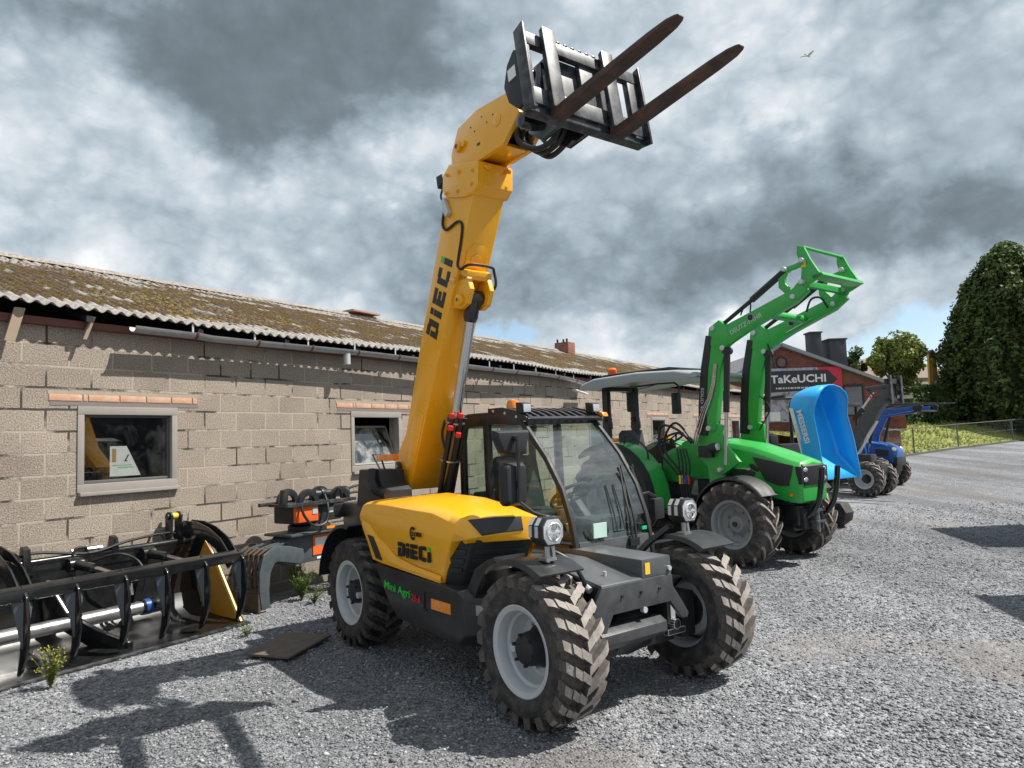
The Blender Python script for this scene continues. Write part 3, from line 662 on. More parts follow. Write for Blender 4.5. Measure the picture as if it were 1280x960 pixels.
# ------------------------------------------------------------------ camera, light, sky
def camera_light():
    cam = bpy.data.cameras.new('camera'); co = bpy.data.objects.new('camera', cam); COL.objects.link(co)
    cam.sensor_width = 36; cam.lens = 905/1280*36; cam.clip_end = 3000; cam.clip_start = .05
    p, r = R(4.42), R(2.036)
    F = Vector((0, cos(p), sin(p))); U0 = Vector((0, -sin(p), cos(p))); X0 = Vector((1, 0, 0))
    Rt = X0*cos(r)-U0*sin(r); Up = U0*cos(r)+X0*sin(r)
    co.matrix_world = Matrix.Translation((0, 0, 1.688)) @ Matrix((Rt, Up, -F)).transposed().to_4x4()
    SC.camera = co
    el, az = R(54.5), R(3.0)
    s = Vector((cos(el)*cos(az), cos(el)*sin(az), sin(el)))
    L = bpy.data.lights.new('sun', 'SUN'); L.energy = SUN_E; L.angle = R(.53); L.color = (1, .95, .87)
    lo = bpy.data.objects.new('sun', L); COL.objects.link(lo); lo.rotation_euler = s.to_track_quat('Z', 'Y').to_euler()
    W = bpy.data.worlds.new('World'); SC.world = W; W.use_nodes = True
    n = W.node_tree.nodes; l = W.node_tree.links; n.clear()
    out = n.new('ShaderNodeOutputWorld')
    sky = n.new('ShaderNodeTexSky'); sky.sky_type = 'NISHITA'; sky.sun_disc = False; sky.sun_elevation = el; sky.sun_rotation = R(90)-az
    sky.air_density = 1.0; sky.dust_density = .6; sky.ozone_density = 2.0
    bg = n.new('ShaderNodeBackground'); l.new(sky.outputs[0], bg.inputs[0]); bg.inputs[1].default_value = SKY_E
    g = n.new('ShaderNodeTexCoord').outputs['Generated']
    # cloud fields in direction space, flattened towards the horizon
    def mapped(loc, scl):
        q = n.new('ShaderNodeMapping'); q.inputs['Location'].default_value = loc; q.inputs['Scale'].default_value = scl; l.new(g, q.inputs[0]); return q.outputs[0]
    big = noise_n(n, l, mapped((1.3, .4, .2), (1, 1, 1.5)), 1.9, 8, .52, .2)
    med = noise_n(n, l, mapped((3.1, 7.7, 2.2), (1, 1, 1.3)), 6.5, 10, .56, .25)
    fine = noise_n(n, l, mapped((.2, 1.1, 5.2), (1, 1, 1.2)), 15, 8, .58, .3)
    # wobble the direction a little so the big banks get ragged borders
    wob = noise_n(n, l, g, 5.5, 6, .6)
    v1 = n.new('ShaderNodeVectorMath'); v1.operation = 'SUBTRACT'; l.new(wob.outputs['Color'], v1.inputs[0]); v1.inputs[1].default_value = (.5, .5, .5)
    v2 = n.new('ShaderNodeVectorMath'); v2.operation = 'SCALE'; l.new(v1.outputs[0], v2.inputs[0]); v2.inputs['Scale'].default_value = .22
    v3 = n.new('ShaderNodeVectorMath'); v3.operation = 'ADD'; l.new(g, v3.inputs[0]); l.new(v2.outputs[0], v3.inputs[1])
    v4 = n.new('ShaderNodeVectorMath'); v4.operation = 'NORMALIZE'; l.new(v3.outputs[0], v4.inputs[0])
    mw = n.new('ShaderNodeMapping'); mw.inputs['Scale'].default_value = (1, 1, 1); l.new(v4.outputs[0], mw.inputs[0])
    def bank(az_, el_, rad, w):
        d = Vector((sin(R(az_))*cos(R(el_)), cos(R(az_))*cos(R(el_)), sin(R(el_))))
        # distance with elevation stretched: banks are wide and flat
        s_ = n.new('ShaderNodeVectorMath'); s_.operation = 'SUBTRACT'; l.new(v4.outputs[0], s_.inputs[0]); s_.inputs[1].default_value = d
        m_ = n.new('ShaderNodeVectorMath'); m_.operation = 'MULTIPLY'; l.new(s_.outputs[0], m_.inputs[0]); m_.inputs[1].default_value = (1, 1, 1.9)
        le = n.new('ShaderNodeVectorMath'); le.operation = 'LENGTH'; l.new(m_.outputs[0], le.inputs[0])
        mr = n.new('ShaderNodeMapRange'); mr.interpolation_type = 'SMOOTHSTEP'
        l.new(le.outputs['Value'], mr.inputs[0]); mr.inputs[1].default_value = rad; mr.inputs[2].default_value = rad*.15; mr.inputs[3].default_value = 0; mr.inputs[4].default_value = w
        return mr.outputs[0]
    acc = None
    for b in CLOUD_BANKS:
        o = bank(*b); acc = o if acc is None else math_n(n, l, 'ADD', acc, o)
    # billows: folded noise gives rounded puffs with dark creases
    bil = None
    for sc_, w_, o_ in ((5.5, .50, 0), (11.5, .28, 3), (24, .16, 6), (50, .09, 9)):
        q = noise_n(n, l, mapped((1.7+o_, 2.9, .6+o_), (1, 1, 1.35)), sc_, 2.5, .5, .15)
        f_ = math_n(n, l, 'MULTIPLY', math_n(n, l, 'ABSOLUTE', math_n(n, l, 'MULTIPLY_ADD', q.outputs['Fac'], 2.0, -1.0)), w_*3.0)
        bil = f_ if bil is None else math_n(n, l, 'ADD', bil, f_)
    # a near deck of dark ragged banks over a bright far layer
    dens = math_n(n, l, 'MULTIPLY_ADD', acc, -.95, .41)
    dens = math_n(n, l, 'ADD', dens, math_n(n, l, 'MULTIPLY_ADD', big.outputs['Fac'], 1.75, -.875))
    dens = math_n(n, l, 'ADD', dens, math_n(n, l, 'MULTIPLY_ADD', med.outputs['Fac'], .58, -.29))
    dens = math_n(n, l, 'ADD', dens, math_n(n, l, 'MULTIPLY_ADD', bil, -.20, .12))
    dens = math_n(n, l, 'ADD', dens, math_n(n, l, 'MULTIPLY_ADD', fine.outputs['Fac'], .26, -.13))
    def sstep(x, lo, hi):
        q = n.new('ShaderNodeMapRange'); q.interpolation_type = 'SMOOTHSTEP'; l.new(x, q.inputs[0]); q.inputs[1].default_value = lo; q.inputs[2].default_value = hi; return q.outputs[0]
    mask = sstep(dens, .30, .56); depth = sstep(dens, .46, 1.02)
    lb = math_n(n, l, 'ADD', math_n(n, l, 'MULTIPLY_ADD', bil, .36, .58), math_n(n, l, 'MULTIPLY_ADD', med.outputs['Fac'], .8, -.4))
    ld = math_n(n, l, 'ADD', math_n(n, l, 'MULTIPLY_ADD', depth, -.47, .585), math_n(n, l, 'MULTIPLY_ADD', bil, .16, -.09))
    ld = math_n(n, l, 'ADD', ld, math_n(n, l, 'MULTIPLY_ADD', fine.outputs['Fac'], .22, -.11))
    lum = math_n(n, l, 'ADD', math_n(n, l, 'MULTIPLY', lb, math_n(n, l, 'SUBTRACT', 1.0, mask)), math_n(n, l, 'MULTIPLY', ld, mask))
    cr = ramp(n, l, lum, [(.0, (.092, .116, .134)), (.25, (.128, .160, .183)), (.45, (.20, .247, .285)), (.65, (.315, .368, .41)), (.82, (.45, .485, .515)), (1.0, (.60, .615, .63))])
    cb = n.new('ShaderNodeBackground'); l.new(cr.outputs[0], cb.inputs[0]); cb.inputs[1].default_value = 1.0
    # holes with blue sky
    blue = None
    for b in BLUE_HOLES:
        o = bank(*b); blue = o if blue is None else math_n(n, l, 'ADD', blue, o)
    hole = math_n(n, l, 'ADD', blue, math_n(n, l, 'MULTIPLY_ADD', med.outputs['Fac'], -1.6, .8))
    hr = ramp(n, l, hole, [(.42, 0.), (.72, .9)])
    mx = n.new('ShaderNodeMixShader'); l.new(hr.outputs[0], mx.inputs[0]); l.new(cb.outputs[0], mx.inputs[1]); l.new(bg.outputs[0], mx.inputs[2])
    l.new(mx.outputs[0], out.inputs[0])
    vs = SC.view_settings; vs.view_transform = 'Standard'; vs.look = 'None'; vs.exposure = EXPO; vs.gamma = 1

# ------------------------------------------------------------------ ground
def zg(y): return .035*min(max(0, y-15), 45)*min(1, max(0, (y-15)/6))
def ground_material():
    m, n, l, p = nt('gravel')
    co = n.new('ShaderNodeTexCoord').outputs['Object']
    def vor(sc):
        v = n.new('ShaderNodeTexVoronoi'); v.inputs['Scale'].default_value = sc; v.inputs['Randomness'].default_value = 1
        l.new(co, v.inputs['Vector']); return v
    a = vor(62); b = vor(30)
    hs = n.new('ShaderNodeSeparateColor'); l.new(a.outputs['Color'], hs.inputs[0])
    r1 = ramp(n, l, hs.outputs[0], [(0, (.09, .095, .105)), (.45, (.24, .25, .268)), (.8, (.38, .39, .405)), (1, (.58, .58, .58))])
    hs2 = n.new('ShaderNodeSeparateColor'); l.new(b.outputs['Color'], hs2.inputs[0])
    r2 = ramp(n, l, hs2.outputs[1], [(0, (.13, .136, .148)), (.5, (.265, .275, .292)), (1, (.43, .435, .44))])
    c = mixc(n, l, .45, r1.outputs[0], r2.outputs[0])
    # sandy, worn patches and tracks
    sa = n.new('ShaderNodeAttribute'); sa.attribute_name = 'sand'
    t = noise_n(n, l, co, 3.5, 6, .65); tr = ramp(n, l, math_n(n, l, 'ADD', sa.outputs['Fac'], math_n(n, l, 'MULTIPLY_ADD', t.outputs['Fac'], .7, -.35)), [(.30, 0.), (.80, .48)])
    mot = noise_n(n, l, co, 5.5, 7, .72); mo = ramp(n, l, mot.outputs['Fac'], [(.32, .74), (.5, 1.0), (.68, 1.24)]); c = mixc(n, l, .85, c, mo.outputs[0], 'MULTIPLY')
    c = mixc(n, l, tr.outputs[0], c, (.29, .255, .228))
    t2 = noise_n(n, l, co, .16, 4, .55); tr2 = ramp(n, l, t2.outputs['Fac'], [(.35, .80), (.65, 1.15)])
    c = mixc(n, l, 1.0, c, tr2.outputs[0], 'MULTIPLY')
    mpg = n.new('ShaderNodeMapping'); mpg.inputs['Rotation'].default_value = (0, 0, R(-50)); mpg.inputs['Scale'].default_value = (.9, .10, 1); l.new(co, mpg.inputs[0])
    t3 = noise_n(n, l, mpg.outputs[0], 1.0, 5, .6); tr3 = ramp(n, l, t3.outputs['Fac'], [(.38, .74), (.62, 1.16)])
    c = mixc(n, l, 1.0, c, tr3.outputs[0], 'MULTIPLY')
    c = mixc(n, l, 1.0, c, (.82, .82, .838), 'MULTIPLY')
    l.new(c, p.inputs['Base Color']); p.inputs['Roughness'].default_value = .9; p.inputs['Specular IOR Level'].default_value = .25
    h = math_n(n, l, 'ADD', math_n(n, l, 'MULTIPLY', a.outputs['Distance'], -.9), math_n(n, l, 'MULTIPLY', b.outputs['Distance'], -1.2))
    bp = n.new('ShaderNodeBump'); bp.inputs['Strength'].default_value = .75; bp.inputs['Distance'].default_value = .022
    l.new(h, bp.inputs['Height']); l.new(bp.outputs[0], p.inputs['Normal'])
    return m
def sand(x, y): return max(0., min(1., (noise.noise((x*.42, y*.42, 0))+.35*noise.noise((x*1.3, y*1.3, 4))-.12)*2.2))
def ground():
    gm = ground_material()
    xs = sorted(set([-300, -150, -80, -40, -25]+[round(-16+.4*i, 2) for i in range(105)]+[30, 34, 40, 60, 100, 180, 300]))
    ys = sorted(set([-60, -30, -12, -5]+[round(-2+.4*i, 2) for i in range(100)]+[40, 43, 46, 50, 55, 60, 80, 130, 250, 500]))
    V_ = [(x, y, zg(y)+(.018*noise.noise((x*.7, y*.7, 3)) if -14 < x < 24 and 0 < y < 28 else 0)-.006) for y in ys for x in xs]
    nx = len(xs)
    F_ = [(j*nx+i, j*nx+i+1, (j+1)*nx+i+1, (j+1)*nx+i) for j in range(len(ys)-1) for i in range(nx-1)]
    me = bpy.data.meshes.new('gravel_yard'); me.from_pydata(V_, [], F_); me.shade_smooth(); me.materials.append(gm)
    sv = me.attributes.new('sand', 'FLOAT', 'POINT'); sv.data.foreach_set('value', np.array([sand(x, y) for x, y, z in V_], np.float32))
    tag(link('gravel_yard', me), kind='structure')
    # loose crushed stones in the near field: one mesh of small angular chips
    m, n, l, p = nt('stone_chip')
    at = n.new('ShaderNodeAttribute'); at.attribute_name = 'shade'
    r_ = ramp(n, l, at.outputs['Fac'], [(0, (.115, .120, .130)), (.35, (.182, .188, .200)), (.75, (.255, .262, .275)), (.93, (.33, .336, .346)), (.995, (.50, .50, .49)), (1, (.30, .21, .16))])
    l.new(r_.outputs[0], p.inputs['Base Color']); p.inputs['Roughness'].default_value = .8; p.inputs['Specular IOR Level'].default_value = .3
    N = NSTONE
    y = 2.0+15*rng.random(N*3)**1.75; x = (rng.random(N*3)-.5)*2*(y*.80+.5)
    keep = np.ones(len(x), bool)
    pr = x*.84-y*.5426
    keep &= pr > -7.0
    # fewer stones on the worn sandy patches
    nn = np.array([sand(a, b) for a, b in zip(x, y)]); keep &= rng.random(len(x)) > nn*.85
    idx = np.where(keep)[0][:N]; x = x[idx]; y = y[idx]; N = len(idx)
    sz = np.exp(rng.normal(np.log(.0070), .36, N)).clip(.004, .022)*(1+.025*y)
    base = np.array([[1, 0, 0], [0, 1, 0], [-1, 0, 0], [0, -1, 0], [0, 0, .8], [0, 0, -.8]], float)
    P = base[None]*(1+.45*(rng.random((N, 6, 1))-.5))+.35*(rng.random((N, 6, 3))-.5)
    P *= np.stack([1+.5*rng.random(N), .7+.5*rng.random(N), .45+.5*rng.random(N)], -1)[:, None]
    a = rng.random(N)*2*pi; tlt = rng.normal(0, .35, N)
    ct, st_ = np.cos(tlt)[:, None], np.sin(tlt)[:, None]
    Y, Z = P[..., 1]*ct-P[..., 2]*st_, P[..., 1]*st_+P[..., 2]*ct; P[..., 1] = Y; P[..., 2] = Z
    ca, sa = np.cos(a)[:, None], np.sin(a)[:, None]
    X, Y = P[..., 0]*ca-P[..., 1]*sa, P[..., 0]*sa+P[..., 1]*ca; P[..., 0] = X; P[..., 1] = Y
    P *= sz[:, None, None]
    gz = np.array([.018*noise.noise((a_*.7, b_*.7, 3)) for a_, b_ in zip(x, y)])-.006
    P[..., 0] += x[:, None]; P[..., 1] += y[:, None]; P[..., 2] += (gz+sz*.22)[:, None]
    tri = np.array([[0, 1, 4], [1, 2, 4], [2, 3, 4], [3, 0, 4], [1, 0, 5], [2, 1, 5], [3, 2, 5], [0, 3, 5]])
    F = (tri[None]+6*np.arange(N)[:, None, None]).reshape(-1, 3)
    me = bpy.data.meshes.new('loose_gravel'); me.vertices.add(6*N); me.vertices.foreach_set('co', P.reshape(-1))
    me.loops.add(len(F)*3); me.polygons.add(len(F)); me.loops.foreach_set('vertex_index', F.reshape(-1).astype(np.int32))
    me.polygons.foreach_set('loop_start', np.arange(0, len(F)*3, 3, dtype=np.int32))
    me.update(calc_edges=True)
    at = me.attributes.new('shade', 'FLOAT', 'FACE'); at.data.foreach_set('value', np.repeat(rng.random(N), 8).astype(np.float32))
    me.materials.append(m)
    tag(link('loose_gravel', me), kind='stuff')

# ------------------------------------------------------------------ block building (local X along the wall, outward = -Y)
WD = Vector((.5426, .84, 0)); WN = Vector((.84, -.5426, 0))
BA = math.atan2(WD.y, WD.x)
def block_material():
    m, n, l, p = nt('concrete_block')
    co = n.new('ShaderNodeTexCoord').outputs['Object']
    sx = n.new('ShaderNodeSeparateXYZ'); l.new(co, sx.inputs[0])
    # slightly wavering courses
    wv = noise_n(n, l, co, 3.0, 3, .5)
    wz = math_n(n, l, 'MULTIPLY_ADD', wv.outputs['Fac'], .018, -.009)
    cb = n.new('ShaderNodeCombineXYZ'); l.new(math_n(n, l, 'ADD', sx.outputs[0], wz), cb.inputs[0])
    l.new(math_n(n, l, 'ADD', math_n(n, l, 'ADD', sx.outputs[2], -.112+.4), wz), cb.inputs[1])
    br = n.new('ShaderNodeTexBrick'); l.new(cb.outputs[0], br.inputs[0]); br.offset = .5; br.squash = 1
    br.inputs['Scale'].default_value = 1; br.inputs['Brick Width'].default_value = .40; br.inputs['Row Height'].default_value = .20
    br.inputs['Mortar Size'].default_value = .0105; br.inputs['Mortar Smooth'].default_value = .12; br.inputs['Bias'].default_value = 0
    br.inputs['Color1'].default_value = (0, 0, 0, 1); br.inputs['Color2'].default_value = (1, 1, 1, 1); br.inputs['Mortar'].default_value = (.5, .5, .5, 1)
    tone = ramp(n, l, br.outputs['Color'], [(0, (.31, .262, .218)), (.5, (.345, .292, .243)), (1, (.375, .318, .265))])
    big = noise_n(n, l, co, .9, 6, .6); bt = ramp(n, l, big.outputs['Fac'], [(.3, .78), (.7, 1.14)])
    c = mixc(n, l, 1, tone.outputs[0], bt.outputs[0], 'MULTIPLY')
    ag = noise_n(n, l, co, 75, 4, .7); agr = ramp(n, l, ag.outputs['Fac'], [(.34, .42), (.5, 1.0), (.66, 1.5)])
    c = mixc(n, l, .9, c, agr.outputs[0], 'MULTIPLY')
    # mortar: pale where full, dark where washed out
    mn = noise_n(n, l, co, 1.7, 5, .6); mr = ramp(n, l, mn.outputs['Fac'], [(.48, (.43, .37, .31)), (.55, (.075, .066, .058))])
    mort = mixc(n, l, .0, mr.outputs[0], c)
    c = mixc(n, l, br.outputs['Fac'], c, mort)
    # damp stains near the sill of the first window and at the foot
    st = noise_n(n, l, co, 1.3, 5, .6)
    foot = n.new('ShaderNodeMapRange'); l.new(sx.outputs[2], foot.inputs[0]); foot.inputs[1].default_value = .55; foot.inputs[2].default_value = 0; foot.inputs[3].default_value = 0; foot.inputs[4].default_value = .55
    sf = math_n(n, l, 'MULTIPLY', foot.outputs[0], st.outputs['Fac'])
    c = mixc(n, l, sf, c, (.09, .085, .07))
    l.new(c, p.inputs['Base Color']); p.inputs['Roughness'].default_value = .95; p.inputs['Specular IOR Level'].default_value = .15
    h = math_n(n, l, 'ADD', math_n(n, l, 'MULTIPLY', br.outputs['Fac'], -1.4), math_n(n, l, 'MULTIPLY', ag.outputs['Fac'], .8))
    h = math_n(n, l, 'ADD', h, math_n(n, l, 'MULTIPLY', br.outputs['Color'], .5))
    bp = n.new('ShaderNodeBump'); bp.inputs['Strength'].default_value = .9; bp.inputs['Distance'].default_value = .012
    l.new(h, bp.inputs['Height']); l.new(bp.outputs[0], p.inputs['Normal'])
    return m
def roof_material():
    m, n, l, p = nt('mossy_fibre_cement')
    co = n.new('ShaderNodeTexCoord').outputs['Object']
    at = n.new('ShaderNodeAttribute'); at.attribute_name = 'moss'
    f1 = noise_n(n, l, co, 26, 6, .7); f2 = noise_n(n, l, co, 4, 5, .6)
    mossc = ramp(n, l, f1.outputs['Fac'], [(.30, (.025, .018, .010)), (.46, (.080, .055, .022)), (.58, (.135, .098, .028)), (.75, (.20, .14, .07))])
    brown = ramp(n, l, f1.outputs['Fac'], [(.3, (.045, .032, .024)), (.7, (.15, .105, .08))])
    fr = ramp(n, l, f2.outputs['Fac'], [(.42, 0.), (.58, 1.)])
    mc = mixc(n, l, fr.outputs[0], mossc.outputs[0], brown.outputs[0])
    bare = ramp(n, l, f1.outputs['Fac'], [(.3, (.17, .155, .14)), (.7, (.44, .42, .40))])
    mk = math_n(n, l, 'ADD', at.outputs['Fac'], math_n(n, l, 'MULTIPLY_ADD', f1.outputs['Fac'], .9, -.45))
    mk = ramp(n, l, mk, [(.42, 0.), (.52, 1.)])
    c = mixc(n, l, mk.outputs[0], bare.outputs[0], mc)
    l.new(c, p.inputs['Base Color']); p.inputs['Roughness'].default_value = .95; p.inputs['Specular IOR Level'].default_value = .1
    bp = n.new('ShaderNodeBump'); bp.inputs['Strength'].default_value = .8; bp.inputs['Distance'].default_value = .03
    l.new(math_n(n, l, 'MULTIPLY', f1.outputs['Fac'], mk.outputs[0]), bp.inputs['Height']); l.new(bp.outputs[0], p.inputs['Normal'])
    return m
def brick_material(name, c1, c2, mortar, w=.215, h=.072, vary=.25):
    m, n, l, p = nt(name)
    co = n.new('ShaderNodeTexCoord').outputs['Object']
    sx = n.new('ShaderNodeSeparateXYZ'); l.new(co, sx.inputs[0]); cb = n.new('ShaderNodeCombineXYZ')
    l.new(math_n(n, l, 'ADD', sx.outputs[0], sx.outputs[1]), cb.inputs[0]); l.new(sx.outputs[2], cb.inputs[1])
    br = n.new('ShaderNodeTexBrick'); l.new(cb.outputs[0], br.inputs[0]); br.inputs['Scale'].default_value = 1
    br.inputs['Brick Width'].default_value = w; br.inputs['Row Height'].default_value = h; br.inputs['Mortar Size'].default_value = .006
    br.inputs['Color1'].default_value = (*c1, 1); br.inputs['Color2'].default_value = (*c2, 1); br.inputs['Mortar'].default_value = (*mortar, 1)
    t = noise_n(n, l, co, 2.2, 6, .65); tr = ramp(n, l, t.outputs['Fac'], [(.3, 1-vary), (.7, 1+vary)])
    l.new(mixc(n, l, 1, br.outputs['Color'], tr.outputs[0], 'MULTIPLY'), p.inputs['Base Color']); p.inputs['Roughness'].default_value = .9
    bp = n.new('ShaderNodeBump'); bp.inputs['Strength'].default_value = .6; bp.inputs['Distance'].default_value = .006
    l.new(math_n(n, l, 'MULTIPLY', br.outputs['Fac'], -1), bp.inputs['Height']); l.new(bp.outputs[0], p.inputs['Normal'])
    return m
def wall_holes(m, x0, x1, z0, z1, holes, th):
    xs = sorted({x0, x1}|{h[0] for h in holes}|{h[1] for h in holes}); zs = sorted({z0, z1}|{h[2] for h in holes}|{h[3] for h in holes})
    for i in range(len(xs)-1):
        for j in range(len(zs)-1):
            cx, cz = (xs[i]+xs[i+1])/2, (zs[j]+zs[j+1])/2
            if any(a < cx < b and c < cz < d for a, b, c, d in holes): continue
            for y, o in ((0, 1), (th, -1)):
                q = [(xs[i], y, zs[j]), (xs[i+1], y, zs[j]), (xs[i+1], y, zs[j+1]), (xs[i], y, zs[j+1])]
                m.add(q, [(0, 1, 2, 3) if o > 0 else (3, 2, 1, 0)])
    for a, b, c, d in holes:
        for (p, q) in (((a, c), (b, c)), ((b, c), (b, d)), ((b, d), (a, d)), ((a, d), (a, c))):
            m.add([(p[0], 0, p[1]), (q[0], 0, q[1]), (q[0], th, q[1]), (p[0], th, p[1])], [(0, 1, 2, 3)])
    m.add([(x0, 0, z1), (x1, 0, z1), (x1, th, z1), (x0, th, z1)], [(0, 1, 2, 3)])
    for x in (x0, x1): m.add([(x, 0, z0), (x, th, z0), (x, th, z1), (x, 0, z1)], [(0, 1, 2, 3)])
def block_building():
    O = WN*-7.1
    B = thing('block_building', 'long low concrete block shed with mossy corrugated roof and hanging gutter', 'shed', (O.x, O.y, 0), BA)
    X0, X1 = -4.0, 29.4
    wins = [3.975+3.5*k for k in range(8)]
    BM = block_material()
    holes = [(w-.46, w+.46, 1.40, 2.10) for w in wins]
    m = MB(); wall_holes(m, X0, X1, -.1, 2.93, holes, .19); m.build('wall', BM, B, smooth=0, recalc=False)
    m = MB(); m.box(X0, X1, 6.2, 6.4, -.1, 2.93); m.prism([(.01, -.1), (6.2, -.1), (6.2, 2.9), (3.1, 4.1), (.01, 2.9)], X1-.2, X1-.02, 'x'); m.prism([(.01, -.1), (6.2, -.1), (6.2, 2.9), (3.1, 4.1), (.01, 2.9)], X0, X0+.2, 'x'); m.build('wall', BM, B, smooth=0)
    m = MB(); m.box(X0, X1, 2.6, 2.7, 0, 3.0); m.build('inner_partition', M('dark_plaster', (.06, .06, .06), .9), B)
    FR = M('weathered_frame', (.29, .265, .24), .8, var=.15, scale=7, bump=.2)
    LB = M('lintel_brick', (.56, .30, .19), .9, var=.3, scale=9, bump=.8, bscale=45, dust=(.50, .44, .36), damt=.7)
    CO = M('lintel_concrete', (.20, .17, .155), .9, var=.15)
    MO = M('old_mortar', (.36, .30, .24), .95, var=.25, scale=14)
    for k, w in enumerate(wins):
        f = empty('window', B, (w, 0, 1.745))
        m = MB(); 
        for a, b, c, d in ((-.50, .50, .325, .405), (-.50, .50, -.405, -.330), (-.50, -.44, -.330, .325), (.44, .50, -.330, .325)): m.box(a, b, -.012, .10, c, d)
        m.build('window_frame', FR, f, bevel=.004)
        m = MB(); m.box(-.49, .51, -.05, .02, -.44, -.405); m.build('window_sill', FR, f, bevel=.004)
        if k != 1:
            m = MB()
            for a, b, c, d in ((-.438, .438, .300, .324), (-.438, .438, -.328, -.30), (-.438, -.415, -.30, .30), (.415, .438, -.30, .30)): m.box(a, b, .03, .07, c, d)
            m.build('sash', M('dark_sash_%d' % k, (.10, .10, .10), .6) if k == 0 else MATS['dark_sash_0'], f, bevel=.003)
            m = MB(); m.box(-.415, .415, .046, .052, -.30, .30); m.build('window_pane', GLW, f, smooth=0)
        else:
            m = MB(); m.T = Matrix.Translation((0, .04, -.32)) @ Matrix.Rotation(R(-22), 4, 'X')
            m.box(-.43, .43, .0, .006, .02, .55); s_ = m.build('window_pane', glass('dusty_pane', (.55, .62, .64), 1.2, .12, .05, .75), f, smooth=0)
            m = MB(); m.T = Matrix.Translation((0, .04, -.32)) @ Matrix.Rotation(R(-22), 4, 'X')
            for a, b, c, d in ((-.44, .44, -.005, .02), (-.44, .44, .55, .575), (-.44, -.42, .02, .55), (.42, .44, .02, .55)): m.box(a, b, -.01, .02, c, d)
            m.build('sash', FR, f)
        m = MB(); x = -.75; i = 0
        for wd_ in (.30, .05, .30, .27, .27, .24, .06):
            m.box(x, x+wd_-.012, -.008, .06, .45, .512); x += wd_
        m.build('brick_lintel', LB, f, bevel=.006)
        m = MB(); m.box(-.74, .74, -.003, .05, .408, .449); m.box(-.76, .75, -.003, .05, .513, .545, 1); m.build('lintel_bed', [CO, MO], f)
    # wall plate, rafters, struts
    RB = M('red_oxide_steel', (.13, .045, .032), .6, var=.25, scale=8)
    WOOD = M('old_timber', (.33, .26, .19), .85, var=.3, scale=9)
    m = MB(); m.box(X0, X1, -.07, -.005, 2.875, 2.945); m.build('eaves_beam', RB, B, bevel=.004)
    x = X0+.6; k = 0
    while x < X1:
        m = MB(); m.prism([(-.16, 2.985), (.3, 3.15), (.3, 3.08), (-.16, 2.93)], x-.03, x+.03, 'x')
        m.build('rafter', BLK, B); x += 1.15
    m = MB(); m.bar([(2.93, -.11, 2.995), (2.86, -.095, 2.70)], .085, .02, side=(1, 0, 0)); m.build('timber_brace', WOOD, B)
    m = MB(); m.bar([(3.55, -.12, 2.99), (3.48, -.10, 2.77)], .035, .03, side=(1, 0, 0)); m.build('timber_brace', WOOD, B)
    # corrugated roof
    ex, ez, rx, rz = -.19, 3.045, 3.15, 4.235
    per = .125; nx = int((X1-X0+.6)/(per/8)); nv = 27
    xs = np.linspace(X0-.2, X1+.3, nx); V_ = []; ms = []
    for j in range(nv):
        t = j/(nv-1)
        y = ex+(rx-ex)*t; z = ez+(rz-ez)*t
        for x in xs:
            lap = .010*((t*2.2) % 1.0)
            sag = .02*sin(x*.8)*(1-t)+.015*noise.noise((x*.5, t*3, 1))
            mo = .5+.55*noise.noise((x*1.6, y*3.2, 5))+.35*noise.noise((x*5, y*6, 2))
            edge = 1-min(1, t/.10)
            mo = mo+.17-1.1*edge-max(0, t-.72)*1.9
            hm = max(0, min(1, mo))*(.020*abs(noise.noise((x*9, y*9, 7)))+.012)
            V_.append((x, y-.02*(hm), z+.019*sin(2*pi*x/per)-lap+sag+hm)); ms.append(max(0, min(1, mo)))
    F_ = [(j*nx+i, j*nx+i+1, (j+1)*nx+i+1, (j+1)*nx+i) for j in range(nv-1) for i in range(nx-1)]
    me = bpy.data.meshes.new('roof'); me.from_pydata(V_, [], F_); me.shade_smooth()
    a = me.attributes.new('moss', 'FLOAT', 'POINT'); a.data.foreach_set('value', np.array(ms, np.float32))
    RM = roof_material(); me.materials.append(RM); ro = link('roof', me, B)
    sd = ro.modifiers.new('thickness', 'SOLIDIFY'); sd.thickness = .009; sd.offset = -1
    m = MB(); m.loft([[(X0-.2, rx, rz), (X1+.3, rx, rz), (X1+.3, 6.6, ez), (X0-.2, 6.6, ez)], [(X0-.2, rx, rz-.02), (X1+.3, rx, rz-.02), (X1+.3, 6.6, ez-.02), (X0-.2, 6.6, ez-.02)]]); m.build('rear_roof', RM, B)
    RG = M('ridge_cement', (.32, .29, .26), .95, var=.6, scale=22, bump=1.0, bscale=30, dust=(.10, .07, .05), damt=1.0)
    m = MB(); secs = []
    for k in range(240):
        x = lerp(X0-.2, X1+.3, k/239); w = .012*noise.noise((x*3, 0, 0))+.01*noise.noise((x*11, 0, 0))
        secs.append([(x, rx-.16, rz-.03+w), (x, rx-.08, rz+.035+w), (x, rx, rz+.055+w), (x, rx+.08, rz+.03), (x, rx+.16, rz-.05)])
    m.loft(secs, closed=False, caps=False); m.build('ridge_cap', RG, B, smooth=60)
    # moss cushions
    MS = [M('moss_green', (.14, .10, .025), .95, var=.5, scale=20, bump=.6), M('moss_brown', (.11, .075, .045), .95, var=.5, scale=20, bump=.6)]
    m = MB()
